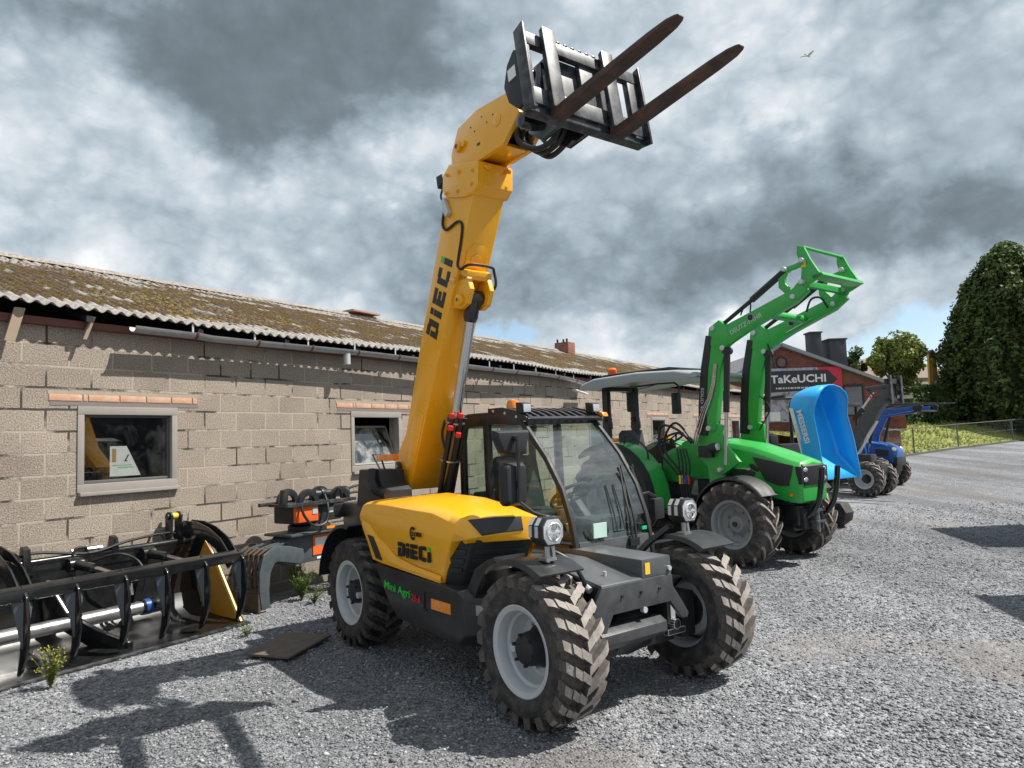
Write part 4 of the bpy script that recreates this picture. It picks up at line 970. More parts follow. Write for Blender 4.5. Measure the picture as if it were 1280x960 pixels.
    for k in range(9000):
        x = 1.2+24*random.random()**1.5; t = .06+.92*random.random()
        y = ex+(rx-ex)*t; z = ez+(rz-ez)*t
        if noise.noise((x*1.6, y*3.2, 5)) < -.25 and random.random() < .8: continue
        r_ = random.uniform(.010, .030); h = r_*random.uniform(.4, .8); a0 = random.random()*6
        c = [(x+r_*cos(a0+i*1.047)*random.uniform(.7, 1.2), y+r_*sin(a0+i*1.047)*random.uniform(.7, 1.2), 0) for i in range(6)]
        lo = [(q[0], q[1], z+(q[1]-y)*.353) for q in c]; hi = [((q[0]+x)/2, (q[1]+y)/2, z+h+(q[1]-y)*.17) for q in c]
        m.add(lo+hi, [tuple(range(6, 12))]+[(i, (i+1) % 6, 6+(i+1) % 6, 6+i) for i in range(6)], 0 if noise.noise((x*.8, y*1.4, 9)) > -.05 and t < .75 else 1)
    mo = m.build('moss', MS, B, smooth=80, recalc=False); mo['kind'] = 'stuff'
    # ridge pieces
    m = MB(); m.box(10.0, 10.75, 2.95, 3.25, 4.29, 4.33); m.build('ridge_board', M('tile_red', (.40, .24, .17), .8), B, bevel=.005)
    m = MB(); m.box(18.3, 18.72, 2.75, 3.2, 4.0, 4.46); m.build('chimney', brick_material('chimney_brick', (.26, .09, .06), (.20, .07, .05), (.22, .18, .15)), B, bevel=.01)
    m = MB()
    for yy, xx in ((2.82, 18.36), (2.98, 18.45), (3.13, 18.36)): m.tube([(xx, yy, 4.46), (xx, yy, 4.56)], .03, 10)
    m.build('chimney_pot', BLK, B)
    # gutter, brackets and the broken downpipe stub
    GU = M('galvanised_gutter', (.36, .37, .385), .38, metal=.55, var=.15, scale=4, dust=(.25, .15, .09), damt=.35)
    def gpt(x):
        z = 2.925+.012*sin(x*1.1)-(.09*max(0, (x-11.2)/2.3)**2)+(.012 if x < 4.6 else 0)
        return (-.215-.02*sin(x*.9)+(.06*max(0, (x-11.2)/2.3)**2), z)
    m = MB(); secs = []
    for k in range(70):
        x = lerp(3.88, 13.6, k/69); y, z = gpt(x)
        o = [(x, y+.062*cos(a), z+.062*sin(a)) for a in [pi+pi*i/8 for i in range(9)]]; i_ = [(x, y+.056*cos(a), z+.056*sin(a)+.002) for a in [2*pi-pi*i/8 for i in range(9)]]
        secs.append(o+i_)
    m.loft(secs, caps=False); g = m.build('gutter', GU, B, smooth=50)
    for k in range(12):
        x = 4.55+.78*k; y, z = gpt(x); m = MB()
        m.bar([(x, y-.066, z+.01)]+[(x, y+.066*cos(a), z+.066*sin(a)) for a in [pi+pi*i/6 for i in range(7)]]+[(x, -.01, z+.02)], .025, .004, side=(1, 0, 0)); m.bar([(x, y+.03, z), (x, y+.03, z+.11)], .02, .01, side=(1, 0, 0), mi=1)
        m.build('gutter_bracket', [RB, SIL], g)
    x = 6.72; y, z = gpt(x); m = MB(); m.tube([(x, y, z-.05), (x, y, z-.19)], .047, 16); m.build('downpipe_stub', M('zinc_pipe', (.55, .56, .57), .35, metal=.4), g)
    m = MB(); m.bar([(13.0, -.2, 2.66), (13.6, -.16, 2.60)], .10, .02); m.build('loose_board', WHT, B)
    return B
def window_paper():
    O = WN*-7.1
    t = thing('paper_notice', 'white paper notice leaning inside the glass of the nearest shed window', 'paper', (O.x, O.y, 0), BA)
    m = MB(); P = [(-.165, -.275), (.145, -.275), (.0, .02), (-.165, .02)]
    m.prism([(3.975+a, 1.745+b) for a, b in P], .056, .060); sh = m.build('sheet', M('paper', (.90, .89, .85), .7), t, smooth=0)
    m = MB(); m.box(3.83, 3.87, .0545, .0555, 1.61, 1.74); m.build('bottle_picture', M('amber_ink', (.55, .32, .08), .7), sh)
    m = MB(); m.box(3.815, 4.03, .0545, .0555, 1.575, 1.579); m.box(3.88, 4.05, .0545, .0555, 1.553, 1.558); m.build('green_rule', DEG, sh)
    m = MB(); m.bar([(3.98, .055, 1.62), (3.955, .055, 1.615), (3.995, .055, 1.68)], .001, .012); m.build('printed_mark', DEC, sh)
# ------------------------------------------------------------------ things along the wall (same orientation: X along the wall, Y = 7.1 + perp)
def at_wall(s, perp): return WD*s+WN*perp
def grapple_bucket():
    O = at_wall(3.4, -6.6)
    T = thing('grapple_bucket', 'large black grapple bucket with curved tines lying below the shed window', 'bucket', (O.x, O.y, 0), BA)
    # local: x = s-3.4, y = -(perp)-6.6 -> front (towards the yard) is -Y
    x0, x1 = -1.35, 1.19
    prof = [(-.46, .008), (-.10, .03), (.12, .06), (.24, .14), (.31, .28), (.33, .45), (.32, .62), (.29, .74)]
    m = MB(); th = .014
    secs = []
    for x in (x0, x1):
        inn = [(x, y-.0, z+th) for y, z in prof]; out = [(x, y+(.012 if z > .1 else 0), z-(.0 if z > .2 else .006)) for y, z in prof[::-1]]
        secs.append(inn+out)
    m.loft(secs); m.build('bucket_shell', BKG, T, smooth=50)
    m = MB(); m.prism([(-.50, .0), (-.50, .014), (-.46, .022), (-.30, .022), (-.30, .0)], x0-.02, x1+.03, 'x'); m.build('cutting_edge', WST, T, bevel=.003)
    # polished floor inside the shell
    m = MB(); secs = [[(x, y, z) for y, z in [(-.30, .028), (-.10, .047), (.11, .077), (.222, .15), (.285, .28)]] for x in (x0+.02, x1-.04)]
    m.loft(secs, closed=False, caps=False); m.build('worn_floor', M('polished_floor', (.016, .017, .018), .34, metal=.0, var=.6, scale=7), T, smooth=50, recalc=False)
    for i, x in enumerate((x0, x1-.02)):
        m = MB(); m.prism([(-.46, .015), (-.40, .06), (-.02, .60), (.20, .86), (.30, .88), (.345, .70), (.34, .30), (.26, .12), (.12, .04)], x, x+.022, 'x'); m.build('end_plate', BKG, T, bevel=.004)
    m = MB(); m.prism([(-.42, .035), (-.06, .57), (.14, .78), (.24, .62), (.27, .30), (.20, .12), (.08, .055)], x1-.034, x1-.022, 'x'); m.prism([(-.44, .03), (-.05, .60), (-.02, .58), (-.40, .03)], x1-.045, x1-.021, 'x', 1); m.build('yellow_end_liner', [M('yellow_liner', (.58, .26, .008), .45, dust=DUST, damt=.4), M('pale_edge', (.8, .62, .2), .4)], T, bevel=.003)
    m = MB(); m.prism([(-.40, .05), (-.06, .56), (.14, .78), (.17, .60), (.20, .30), (.10, .10)], x0+.024, x0+.036, 'x'); m.build('yellow_end_liner', MATS['yellow_liner'], T)
    # top rail with brackets
    m = MB(); m.tube([(x0, .33, .78), (x1, .33, .78)], .035, 14); m.box(x0, x1, .30, .36, .68, .77); m.build('top_rail', BKG, T, smooth=40)
    for x in (-.42, .33, 1.05, -1.15):
        m = MB(); m.prism([(.28, .74), (.30, .90), (.36, .93), (.42, .74)], x-.03, x+.03, 'x') if x < 1 else m.box(x-.05, x+.05, .3, .36, .72, .8); m.build('rail_bracket', BKG, T, bevel=.006)
    # grapple arms hinge at the rail and carry a beam with tines
    bx0, bx1 = -.95, 1.16
    GUS = M('gusset_paint', (.085, .10, .115), .4, var=.15)
    m = MB(); m.tube([(x0+.03, .02, .27), (.42, .02, .27)], .058, 20); m.tube([(.42, .02, .27), (.66, .02, .27)], .07, 20, 1); m.tube([(.44, .02, .27), (.50, .02, .27)], .0725, 20, 2); m.build('steel_tube', [STL, BKG, M('blue_band', (.02, .07, .28), .3)], T)
    for x in (-.72, 1.10):
        for dx in (-.06, .03):
            m = MB(); pts = [(.40, .84), (.30, .92), (.12, .91), (-.06, .87), (-.24, .78), (-.38, .65), (-.44, .58)]; hs = [.10, .14, .14, .13, .13, .12, .10]
            m.bar([(x+dx, y, z) for y, z in pts], .016, hs, side=(1, 0, 0)); m.build('grapple_arm', BKG, T, bevel=.003, smooth=50)
    m = MB(); m.tube([(-.82, .40, .84), (-.64, .40, .84)], .055, 16); m.tube([(1.0, .40, .84), (1.18, .40, .84)], .055, 16); m.build('hinge_boss', BLK, T, bevel=.005)
    for x in (.93, 1.03):
        m = MB(); m.prism([(.36, .80), (.34, 1.05), (.37, 1.08), (.43, 1.08), (.46, 1.05), (.46, .80)], x-.01, x+.012, 'x'); m.build('hitch_ear', BLK, T, bevel=.006)
    m = MB(); m.tube([(.90, .40, 1.035), (1.06, .40, 1.035)], .03, 12); m.tube([(.955, .40, 1.035), (1.015, .40, 1.035)], .032, 12, 1); m.build('hitch_pin', [BLK, YLB], T)
    m = MB(); m.prism([(-.47, .61), (-.47, .69), (-.40, .72), (-.385, .64), (-.40, .60)], bx0, bx1, 'x'); bm_ = m.build('tine_beam', BKG, T, bevel=.006)
    for x in (-.76, -.39, 0.0, .36, .745, 1.14, -1.13):
        m = MB(); pts = [(-.42, .71), (-.475, .62), (-.50, .48), (-.505, .34), (-.48, .20), (-.44, .10), (-.405, .05)]; hs = [.05, .105, .12, .115, .09, .06, .018]
        m.bar([(x, y+.02, z) for y, z in pts], .020, hs, side=(1, 0, 0))
        o = m.build('tine', BKG, bm_, bevel=.003, smooth=50)
        m = MB()
        for s_ in (-1, 1): m.add([(x+s_*.075, -.43, .605), (x+s_*.012, -.475, .61), (x+s_*.011, -.47, .26), (x+s_*.075, -.42, .605), (x+s_*.012, -.45, .61), (x+s_*.011, -.45, .26)], [(0, 1, 2), (5, 4, 3), (0, 3, 4, 1), (1, 4, 5, 2), (2, 5, 3, 0)])
        m.build('tine_gusset', GUS, bm_, smooth=0)
    # lower jaw ribs seen between the tines, clamp cylinder, hoses
    m = MB(); m.bar([(-.30, .26, .60), (-.22, .10, .30), (-.05, -.10, .12), (.12, -.34, .05)], .05, [.16, .22, .18, .06], side=(1, 0, 0)); m.build('centre_rib', BKG, T, bevel=.01, smooth=50)
    for x in (-.05, .62):
        m = MB(); m.tube([(x, .24, .72), (x+.03, -.02, .70)], .045, 14); m.tube([(x+.03, -.02, .70), (x+.05, -.36, .66)], .025, 12, 1); m.tube([(x-.06, .26, .72), (x+.06, .26, .72)], .06, 14); m.build('grapple_cylinder', [BKG, CHR], T)
    m = MB()
    m.tube([(-.60, .36, .80), (-.35, .34, .86), (.1, .30, .80), (.45, .30, .86), (.85, .36, .88), (.98, .38, .86)], .013, 8, smooth=6)
    m.tube([(.1, .28, .72), (.25, .10, .78), (.40, .05, .70), (.44, -.02, .55), (.42, .0, .40)], .012, 8, smooth=6)
    m.tube([(-.05, .30, .80), (-.02, .30, .855), (.06, .30, .855), (.08, .3, .80)], .012, 8, smooth=6); m.tube([(.66, .33, .80), (.70, .33, .875), (.80, .33, .875), (.84, .33, .80)], .012, 8, smooth=6); m.tube([(-.62, .33, .80), (-.58, .33, .875), (-.5, .33, .875), (-.47, .33, .80)], .012, 8, smooth=6)
    for k in range(5): m.tube([(-.02+.02*k, -.1, .14+.02*k), (.08, -.18, .20), (.18, -.12, .16+.02*k)], .010, 7, smooth=5)
    m.build('hydraulic_hose', HOS, T)
    m = MB(); m.tube([(-.05, .33, .83), (.22, .33, .83)], .022, 10); m.tube([(.30, .06, .50), (.29, .03, .40)], .016, 8); m.tube([(.34, .06, .50), (.34, .03, .40)], .016, 8); m.build('steel_fitting', STL, T)
def sorting_grab():
    O = at_wall(5.7, -6.6)
    T = thing('sorting_grab', 'slate grey sorting grab with orange rotator block standing against the shed wall', 'grab', (O.x, O.y, 0), BA)
    SL = M('slate_paint', (.060, .078, .090), .42, var=.12, dust=DUST, damt=.15)
    WR = M('worn_claw', (.085, .062, .048), .7, metal=.3, var=.4, scale=9, dust=(.20, .12, .07), damt=.6)
    m = MB(); m.prism([(-.40, .46), (-.30, .40), (.55, .40), (.62, .48), (.60, .68), (.45, .72), (-.28, .72), (-.42, .60)], -.14, .14); m.box(-.36, .58, -.24, .22, .715, .745); m.build('grab_body', SL, T, bevel=.012)
    m = MB(); m.tube([(-.22, -.20, .50), (-.22, .20, .50)], .075, 18); m.tube([(.45, -.20, .50), (.45, .20, .50)], .075, 18); m.build('claw_pivot', SL, T, bevel=.006)
    # two claws made of ribs and a curved blade
    for sg, ox in ((-1, 0), (1, .23)):
        c = empty('claw', T); fx = (lambda a, ox=ox, sg=sg: ox+a if sg < 0 else ox-a)
        pts = [(-.22, .50), (-.40, .55), (-.56, .58), (-.66, .53), (-.71, .40), (-.72, .22), (-.70, .03)]; hs = [.16, .17, .17, .17, .14, .12, .10]
        for y in (-.23, .19):
            m = MB(); m.bar([(fx(a), y, z) for a, z in pts], .03, hs); m.build('claw_side', SL, c, bevel=.006, smooth=50)
        for y in (-.14, -.06, .02, .10):
            m = MB(); m.bar([(fx(a), y, z) for a, z in [(-.30, .66), (-.50, .645), (-.66, .62)]], .04, .02); m.build('claw_rib', SL, c, bevel=.004)
        m = MB()
        for y in (-.17, -.09, -.01, .07, .15): m.bar([(fx(a), y, z) for a, z in [(-.62, .64), (-.74, .58), (-.775, .42), (-.77, .22)]], .035, .014)
        for z0 in (.36,): m.bar([((ox-.765) if sg < 0 else ox+.765, -.23, z0), ((ox-.765) if sg < 0 else ox+.765, .20, z0)], .03, .03, side=(0, 0, 1))
        m.box(*( (ox-.79, ox-.76) if sg < 0 else (ox+.76, ox+.79)), -.235, .205, .0, .20)
        m.build('claw_blade', WR, c, bevel=.004)
    m = MB(); m.lathe([(.001, .74), (.24, .74), (.24, .80), (.20, .82), (.20, .86), (.001, .86)], (.10, 0, 0), 'z', 24); m.build('rotator_ring', PLA, T, bevel=.006)
    m = MB(); m.box(-.24, .42, -.20, .20, .84, 1.03); m.build('rotator_block', PLA, T, bevel=.02)
    m = MB(); m.box(-.28, .04, -.225, -.18, .86, 1.04); m.box(.36, .45, -.21, .18, .86, 1.04); m.build('rotator_guard', ORP, T, bevel=.012)
    m = MB(); m.box(-.05, .02, -.232, -.225, .94, 1.01); m.box(.22, .28, -.206, -.2, .93, .99); m.build('rating_plate', SIL, T)
    m = MB(); m.box(.14, .26, -.246, -.24, .755, .785); m.build('small_tag', ORG, T)
    m = MB(); m.box(.02, .40, -.150, -.141, .47, .69); o = m.build('orange_sign', ORP, T)
    m = MB(); m.box(.05, .37, -.153, -.1505, .57, .66); m.build('sign_panel', WHT, o)
    m = MB(); m.box(.08, .24, -.146, -.141, .42, .445); m.build('white_marking', WHT, T)
    m = MB(); m.box(-.42, .60, -.26, -.22, 1.04, 1.08); m.box(-.42, .60, .20, .24, 1.04, 1.08); m.box(-.30, .50, -.22, .22, 1.03, 1.06); hb = m.build('mount_plate', WST, T, bevel=.004)
    for y in (-.19, .15):
        m = MB()
        for x in (-.06, .42):
            o = [(x+.15*cos(a), 1.06+.16*sin(a)) for a in [pi*i/10 for i in range(11)]]; i_ = [(x+.085*cos(a), 1.06+.085*sin(a)) for a in [pi-pi*i/10 for i in range(11)]]
            m.prism(o+i_, y, y+.05)
        m.build('hook_ear', BLK, hb, bevel=.005)
    m = MB(); m.tube([(.16, -.02, 1.14), (.62, -.02, 1.13)], .05, 14); m.tube([(.24, -.02, 1.14), (.30, -.02, 1.14)], .065, 14); m.tube([(.60, -.02, 1.13), (.66, -.02, 1.13)], .075, 14); m.tube([(-.36, -.1, 1.06), (-.33, -.1, 1.22)], .05, 8)
    m.build('coupler_tube', [BLK], T, bevel=.004)
    m = MB()
    m.tube([(-.22, -.24, 1.08), (-.22, -.28, .95), (-.10, -.30, .82), (.08, -.30, .84), (.14, -.27, 1.0), (.16, -.2, 1.14)], .015, 8, smooth=6)
    m.tube([(.62, -.05, 1.16), (.8, -.10, 1.20), (1.05, -.15, 1.16), (1.2, -.2, 1.02)], .015, 8, smooth=6); m.tube([(.62, -.02, 1.10), (.8, -.08, 1.12), (1.02, -.12, 1.08), (1.15, -.2, 1.0)], .015, 8, smooth=6)
    m.tube([(.30, -.18, 1.10), (.33, -.24, 1.20), (.40, -.22, 1.1), (.36, -.2, 1.0)], .013, 8, smooth=6)
    m.build('hydraulic_hose', HOS, T)
def steel_plate():
    P = [(-2.245, 6.019), (-1.84, 5.867), (-1.668, 6.512), (-2.112, 6.661)]
    c = Vector((-1.97, 6.26, 0))
    m = MB(); m.prism([(x-c.x, y-c.y) for x, y in P], .022, .040, 'z')
    o = m.build('steel_plate', RSP, None, bevel=.003, loc=c); tag(o, 'rusty flat steel plate lying on the gravel behind the telehandler', 'plate')
def weed(name, label, x, y, h, n, spread, col, flower=None, group=None, z=0):
    """herb: thin stems with narrow leaves, optional small flowers"""
    T = thing(name, label, 'weed', (x, y, z), 0, group)
    st = MB(); lf = MB(); fl = MB()
    for k in range(n):
        a = random.random()*2*pi; ln = h*random.uniform(.55, 1.05); out = spread*random.uniform(.2, 1)
        p = [Vector((0, 0, 0)), Vector((cos(a)*out*.35, sin(a)*out*.35, ln*.5)), Vector((cos(a)*out, sin(a)*out, ln))]
        st.tube(p, .0028, 4)
        for j in range(16):
            t = random.uniform(.15, 1); q = p[0].lerp(p[1], t*2) if t < .5 else p[1].lerp(p[2], t*2-1)
            b = random.random()*2*pi; L = random.uniform(.018, .05)*(.6+h); w = L*random.uniform(.12, .26)
            d = Vector((cos(b), sin(b), random.uniform(-.2, .7))).normalized(); sd = d.cross(Vector((0, 0, 1))).normalized()
            lf.add([q, q+d*L*.5+sd*w, q+d*L, q+d*L*.5-sd*w], [(0, 1, 2, 3)])
        if flower:
            for j in range(2):
                q = p[2]+Vector((random.uniform(-.02, .02), random.uniform(-.02, .02), random.uniform(-.03, .02))); fl.ball(tuple(q), .0042, 6)
    st.build('stem', LEAFM[col], T, recalc=False); lf.build('leaves', LEAFM[col], T, smooth=0, recalc=False)
    if flower: fl.build('flower', flower, T)
    return T
LEAFM = {}
def leaf_mat(name, c, var=.35, trans=.25):
    m, n, l, p = nt(name)
    co = n.new('ShaderNodeTexCoord').outputs['Object']
    t = noise_n(n, l, co, 3.5, 3, .6); t2 = noise_n(n, l, co, .5, 3, .5)
    r = ramp(n, l, t.outputs['Fac'], [(.3, tuple(q*(1-var) for q in c)), (.7, tuple(q*(1+var) for q in c))])
    r2 = ramp(n, l, t2.outputs['Fac'], [(.35, .75), (.65, 1.25)])
    cc = mixc(n, l, 1, r.outputs[0], r2.outputs[0], 'MULTIPLY')
    l.new(cc, p.inputs['Base Color']); p.inputs['Roughness'].default_value = .6; p.inputs['Specular IOR Level'].default_value = .3
    tr = n.new('ShaderNodeBsdfTranslucent'); l.new(cc, tr.inputs[0])
    mx = n.new('ShaderNodeMixShader'); mx.inputs[0].default_value = trans
    l.new(p.outputs[0], mx.inputs[1]); l.new(tr.outputs[0], mx.inputs[2]); l.new(mx.outputs[0], n['Material Output'].inputs[0])
    return m
def weeds():
    LEAFM['pale'] = leaf_mat('pale_leaf', (.20, .23, .06)); LEAFM['mid'] = leaf_mat('mid_leaf', (.13, .19, .05)); LEAFM['grass'] = leaf_mat('grass_blade', (.22, .27, .065), .35, .3)
    YF = M('yellow_flower', (.75, .60, .05), .6)
    weed('flowering_weed', 'small yellow flowering weed growing at the lip of the black grapple bucket', -3.44, 5.42, .28, 26, .13, 'pale', YF)
    lab = {0: 'leafy weed between the claws of the sorting grab', 1: 'taller green weed at the wall foot under the grab body', 2: 'bushy weed close beside the telehandler rear wheel', 3: 'low weed in gravel in front of the sorting grab'}
    for k, (s, p, h, n) in enumerate([(5.55, -6.45, .34, 30), (5.75, -6.75, .42, 30), (6.2, -6.5, .50, 40), (5.5, -6.2, .18, 18)]):
        q = at_wall(s, p); weed('green_weed', lab[k], q.x, q.y, h, n, .17, 'mid', None, 'weeds at the foot of the shed wall')
    q = at_wall(4.3, -5.75); weed('gravel_weed', 'tiny green weed in the gravel beside the rusty steel plate', q.x, q.y, .09, 10, .08, 'mid')

# ------------------------------------------------------------------ GREEN TRACTOR with front loader
def green_tractor():
    T = thing('green_tractor', 'bright green tractor with grey canopy and raised green front loader', 'tractor', (3.334, 9.723, 0), R(-51.5))
    ty = tyre_mb(.535, .36, .30, 17, .042, .058, .40).mesh('tyre', [RUB, LUG, GAP], smooth=28); rm = rim_mb(.29, .34, .05).mesh('rim', RIM2)
    hb = MB(); hb.lathe([(.001, -.07), (.05, -.07), (.06, -.05), (.10, -.045), (.12, -.02), (.15, .0), (.15, .02), (.001, .02)], n=24); hb.tube([(0, -.09, 0), (0, -.06, 0)], .035, 6, 1); hub = hb.mesh('hub', [RIM2, BLK])
    for y in (-.67, .67):
        w = wheel(T, 'wheel', (ty, rm, hub), (0, y, .528), y > 0); w.rotation_euler = (0, .5 if y < 0 else 1.2, 0)
    ty = tyre_mb(.74, .42, .42, 19, .045, .065, .42).mesh('tyre', [RUB, LUG, GAP], smooth=28); rm = rim_mb(.41, .40, .05).mesh('rim', RIM2)
    for y in (-.70, .70): wheel(T, 'wheel', (ty, rm, hub), (-2.1, y, .733), y > 0)
    m = MB(); m.box(-2.3, .5, -.22, .22, .42, .80); m.tube([(0, -.55, .53), (0, .55, .53)], .09, 12); m.tube([(-2.1, -.6, .735), (-2.1, .6, .735)], .14, 12); m.box(.3, .62, -.18, .18, .45, .70); m.box(-.9, .5, -.28, .28, .75, 1.05); m.box(-1.5, -.9, -.45, .45, .50, .62); m.tube([(.05, -.5, .40), (.05, .5, .40)], .03, 8, 1); m.box(.40, .58, -.25, .25, .50, .74)
    m.build('chassis', [BLK, CHR], T, bevel=.012)
    # bonnet
    def bs(x, zt, zb, w, cr=.10):
        return [(x, -w, zb), (x, -w-.01, lerp(zb, zt, .5)), (x, -w, zt-cr), (x, -w+.05, zt-cr*.35), (x, -w+.14, zt-.01), (x, 0, zt+.015), (x, w-.14, zt-.01), (x, w-.05, zt-cr*.35), (x, w, zt-cr), (x, w+.01, lerp(zb, zt, .5)), (x, w, zb)]
    m = MB(); m.loft([bs(-1.15, 1.60, 1.08, .30), bs(-.98, 1.635, 1.08, .31), bs(-.5, 1.60, 1.06, .31), (bs(.0, 1.52, 1.04, .31)), bs(.28, 1.435, .84, .32), bs(.54, 1.345, .79, .32), bs(.65, 1.305, .78, .30, .08), bs(.685, 1.265, .80, .27, .06)])
    bn = m.build('bonnet', GRN, T, bevel=.010, smooth=50)
    for s in (-1, 1):
        m = MB(); y0, y1 = (s*.322, s*.338)
        m.prism([(.03, 1.36), (.60, 1.25), (.53, .995), (.38, .995), (.20, 1.06), (.12, 1.20)], min(y0, y1), max(y0, y1)); m.build('side_mesh', GRI, bn, bevel=.004)
        m = MB(); m.prism([(-.55, 1.22), (-.10, 1.20), (.06, 1.16), (.02, 1.07), (.22, 1.02), (.20, .92), (-.55, .95)], min(y0, y1)*.98, max(y0, y1)*.985); m.build('engine_opening', PLA, bn, bevel=.003)
        m = MB(); m.prism([(.0, 1.205), (-.02, 1.26), (.03, 1.27), (.12, 1.20), (.10, 1.165)], s*.325-.012, s*.325+.014); m.build('bonnet_slot', PLA, bn, bevel=.003)
    m = MB(); m.prism([(.55, 1.265), (.665, 1.265), (.705, 1.235), (.705, 1.0), (.60, .985), (.55, 1.05)], -.255, .255); m.prism([(.61, 1.24), (.70, 1.23), (.70, 1.02), (.60, 1.0)], -.31, .31); fg = m.build('front_grille', PLA, bn, bevel=.015)
    m = MB()
    for s in (-1, 1):
        for z in (1.19, 1.07): m.ball((.69, s*.22, z), (.03, .05, .035), 10)
    m.build('headlight', LEN, fg)
    m = MB(); m.tube([(.56, -.338, .885), (.56, -.325, .885)], .022, 12); m.build('side_marker', ORG, bn)
    m = MB(); c = Vector((-.42, -.3265, 1.33))
    for k in range(11):
        a0 = R(60)+k*R(240)/10; P = [c+Vector((r_*cos(a), 0, r_*sin(a))) for r_, a in ((.06, a0-.16), (.085, a0-.12), (.085, a0+.12), (.06, a0+.16))]
        m.add([p+Vector((0, -.004, 0)) for p in P]+[p+Vector((0, .01, 0)) for p in P], [(0, 1, 2, 3), (7, 6, 5, 4), (0, 4, 5, 1), (1, 5, 6, 2), (2, 6, 7, 3), (3, 7, 4, 0)])
    text_mb('LOOSEN', (-.455, -.3295, 1.305), (1, 0, 0), (0, 0, 1), .20, .045, 0, m, .006, .015); m.build('dealer_logo', WHT, bn, smooth=0)
    m = MB(); m.prism([(-.42, 1.19), (-.05, 1.17), (.02, 1.21), (-.1, 1.215)], -.331, -.322); m.build('model_stripe', SIL, bn)
    # dashboard cowl, steering wheel, seat, platform
    m = MB(); m.loft([bs(-1.55, 1.45, 1.0, .22), bs(-1.15, 1.58, 1.0, .28)]); m.build('cowl', GRN, T, bevel=.01, smooth=50)
    m = MB(); cc = Vector((-1.55, -.02, 1.62)); ax = Vector((-.45, 0, .9)).normalized(); e1 = Vector((0, 1, 0)); e2 = ax.cross(e1)
    m.tube([cc+(e1*cos(2*pi*k/24)+e2*sin(2*pi*k/24))*.20 for k in range(25)], .017, 8); m.tube([cc, cc-ax*.25], .03, 8)
    for k in range(3): a = 2*pi*k/3+.4; m.tube([cc, cc+(e1*cos(a)+e2*sin(a))*.2], .012, 6)
    m.build('steering_wheel', PLA, T)
    m = MB(); m.box(-2.35, -1.95, -.24, .22, 1.10, 1.24); m.prism([(-2.36, 1.15), (-2.40, 1.72), (-2.32, 1.78), (-2.22, 1.26)], -.25, .23); m.tube([(-2.2, -.28, 1.3), (-1.95, -.28, 1.3)], .025, 8); m.build('seat', SEA, T, bevel=.04)
    m = MB(); m.box(-1.75, -1.0, -.78, .78, .60, .65); m.box(-1.7, -1.3, -.85, -.60, .35, .38); m.box(-1.9, -1.6, -.45, -.25, .65, 1.15); m.box(-1.9, -1.6, .25, .45, .65, 1.15)
    for k in range(4): m.tube([(-1.75+.07*k, -.40, 1.1), (-1.73+.07*k, -.42, 1.32)], .012, 6); m.ball((-1.73+.07*k, -.42, 1.33), .022, 8)
    m.box(-1.5, -1.35, -.5, .5, .65, 1.0)
    m.build('platform', PLA, T, bevel=.01)
    # rear mudguards: green skin with black rim
    for s in (-1, 1):
        m = MB(); b = MB(); secs = []; sb = []
        for k in range(13):
            a = R(lerp(-6, 128, k/12)); c_, s_ = cos(a), sin(a); r0 = .86
            ya, yb = s*.46, s*.78
            secs.append([(-2.1+r_*c_, y, .735+r_*s_) for r_, y in ((r0, ya), (r0, yb), (r0-.02, yb), (r0-.02, ya))])
            sb.append([(-2.1+r_*c_, y, .735+r_*s_) for r_, y in ((r0+.004, yb), (r0-.01, s*.93), (r0-.07, s*.94), (r0-.03, yb))])
        m.loft(secs); o = m.build('mudguard', GRN, T, smooth=50); b.loft(sb); b.build('mudguard_rim', PLA, o, smooth=50)
        m = MB(); m.prism([(-2.95, .8), (-2.6, 1.35), (-2.1, 1.58), (-1.6, 1.40), (-1.26, .75), (-1.5, .70)], s*.455-.01, s*.455+.01); m.build('mudguard_side', PLA, o)
        m = MB(); m.tube([(-1.95, s*.60, 1.58), (-1.90, s*.60, 1.70), (-1.55, s*.60, 1.52), (-1.50, s*.60, 1.32)], .014, 8, smooth=4); m.build('grab_handle', BLK, o)
        m = MB(); m.box(-2.20, -2.08, s*.60-.03, s*.60+.03, 1.60, 1.66); m.build('turn_lamp', ORG, o, bevel=.01)
    # front mudguards
    for s in (-1, 1):
        m = MB(); secs = []
        for k in range(13):
            a = R(lerp(38, 166, k/12)); r0 = .60
            secs.append([(r_*cos(a), y, .53+r_*sin(a)) for r_, y in ((r0-.02, s*.84), (r0, s*.81), (r0, s*.50), (r0-.012, s*.50), (r0-.012, s*.81), (r0-.04, s*.845))])
        m.loft(secs); m.build('front_mudguard', PLA, T, smooth=50)
    # roll bar posts and canopy
    for y in (-.52, .12):
        m = MB(); m.bar([(-2.36, y, 1.0), (-2.36, y, 1.85), (-2.36, y, 2.45)], .085, .11); m.box(-2.42, -2.30, y-.05, y+.06, 1.80, 1.92); m.tube([(-2.36, y-.08, 1.95), (-2.36, y+.08, 1.95)], .035, 10)
        m.build('roll_bar_post', BLK, T, bevel=.008)
    m = MB(); m.bar([(-2.36, -.52, 2.42), (-2.36, .12, 2.42)], .06, .06, side=(1, 0, 0)); m.build('roll_bar_top', BLK, T, bevel=.008)
    m = MB(); q = [(-2.86, 2.46), (-2.80, 2.53), (-2.5, 2.60), (-1.6, 2.62), (-.85, 2.585), (-.55, 2.53), (-.50, 2.47), (-.60, 2.45), (-1.6, 2.49), (-2.4, 2.45), (-2.75, 2.44)]
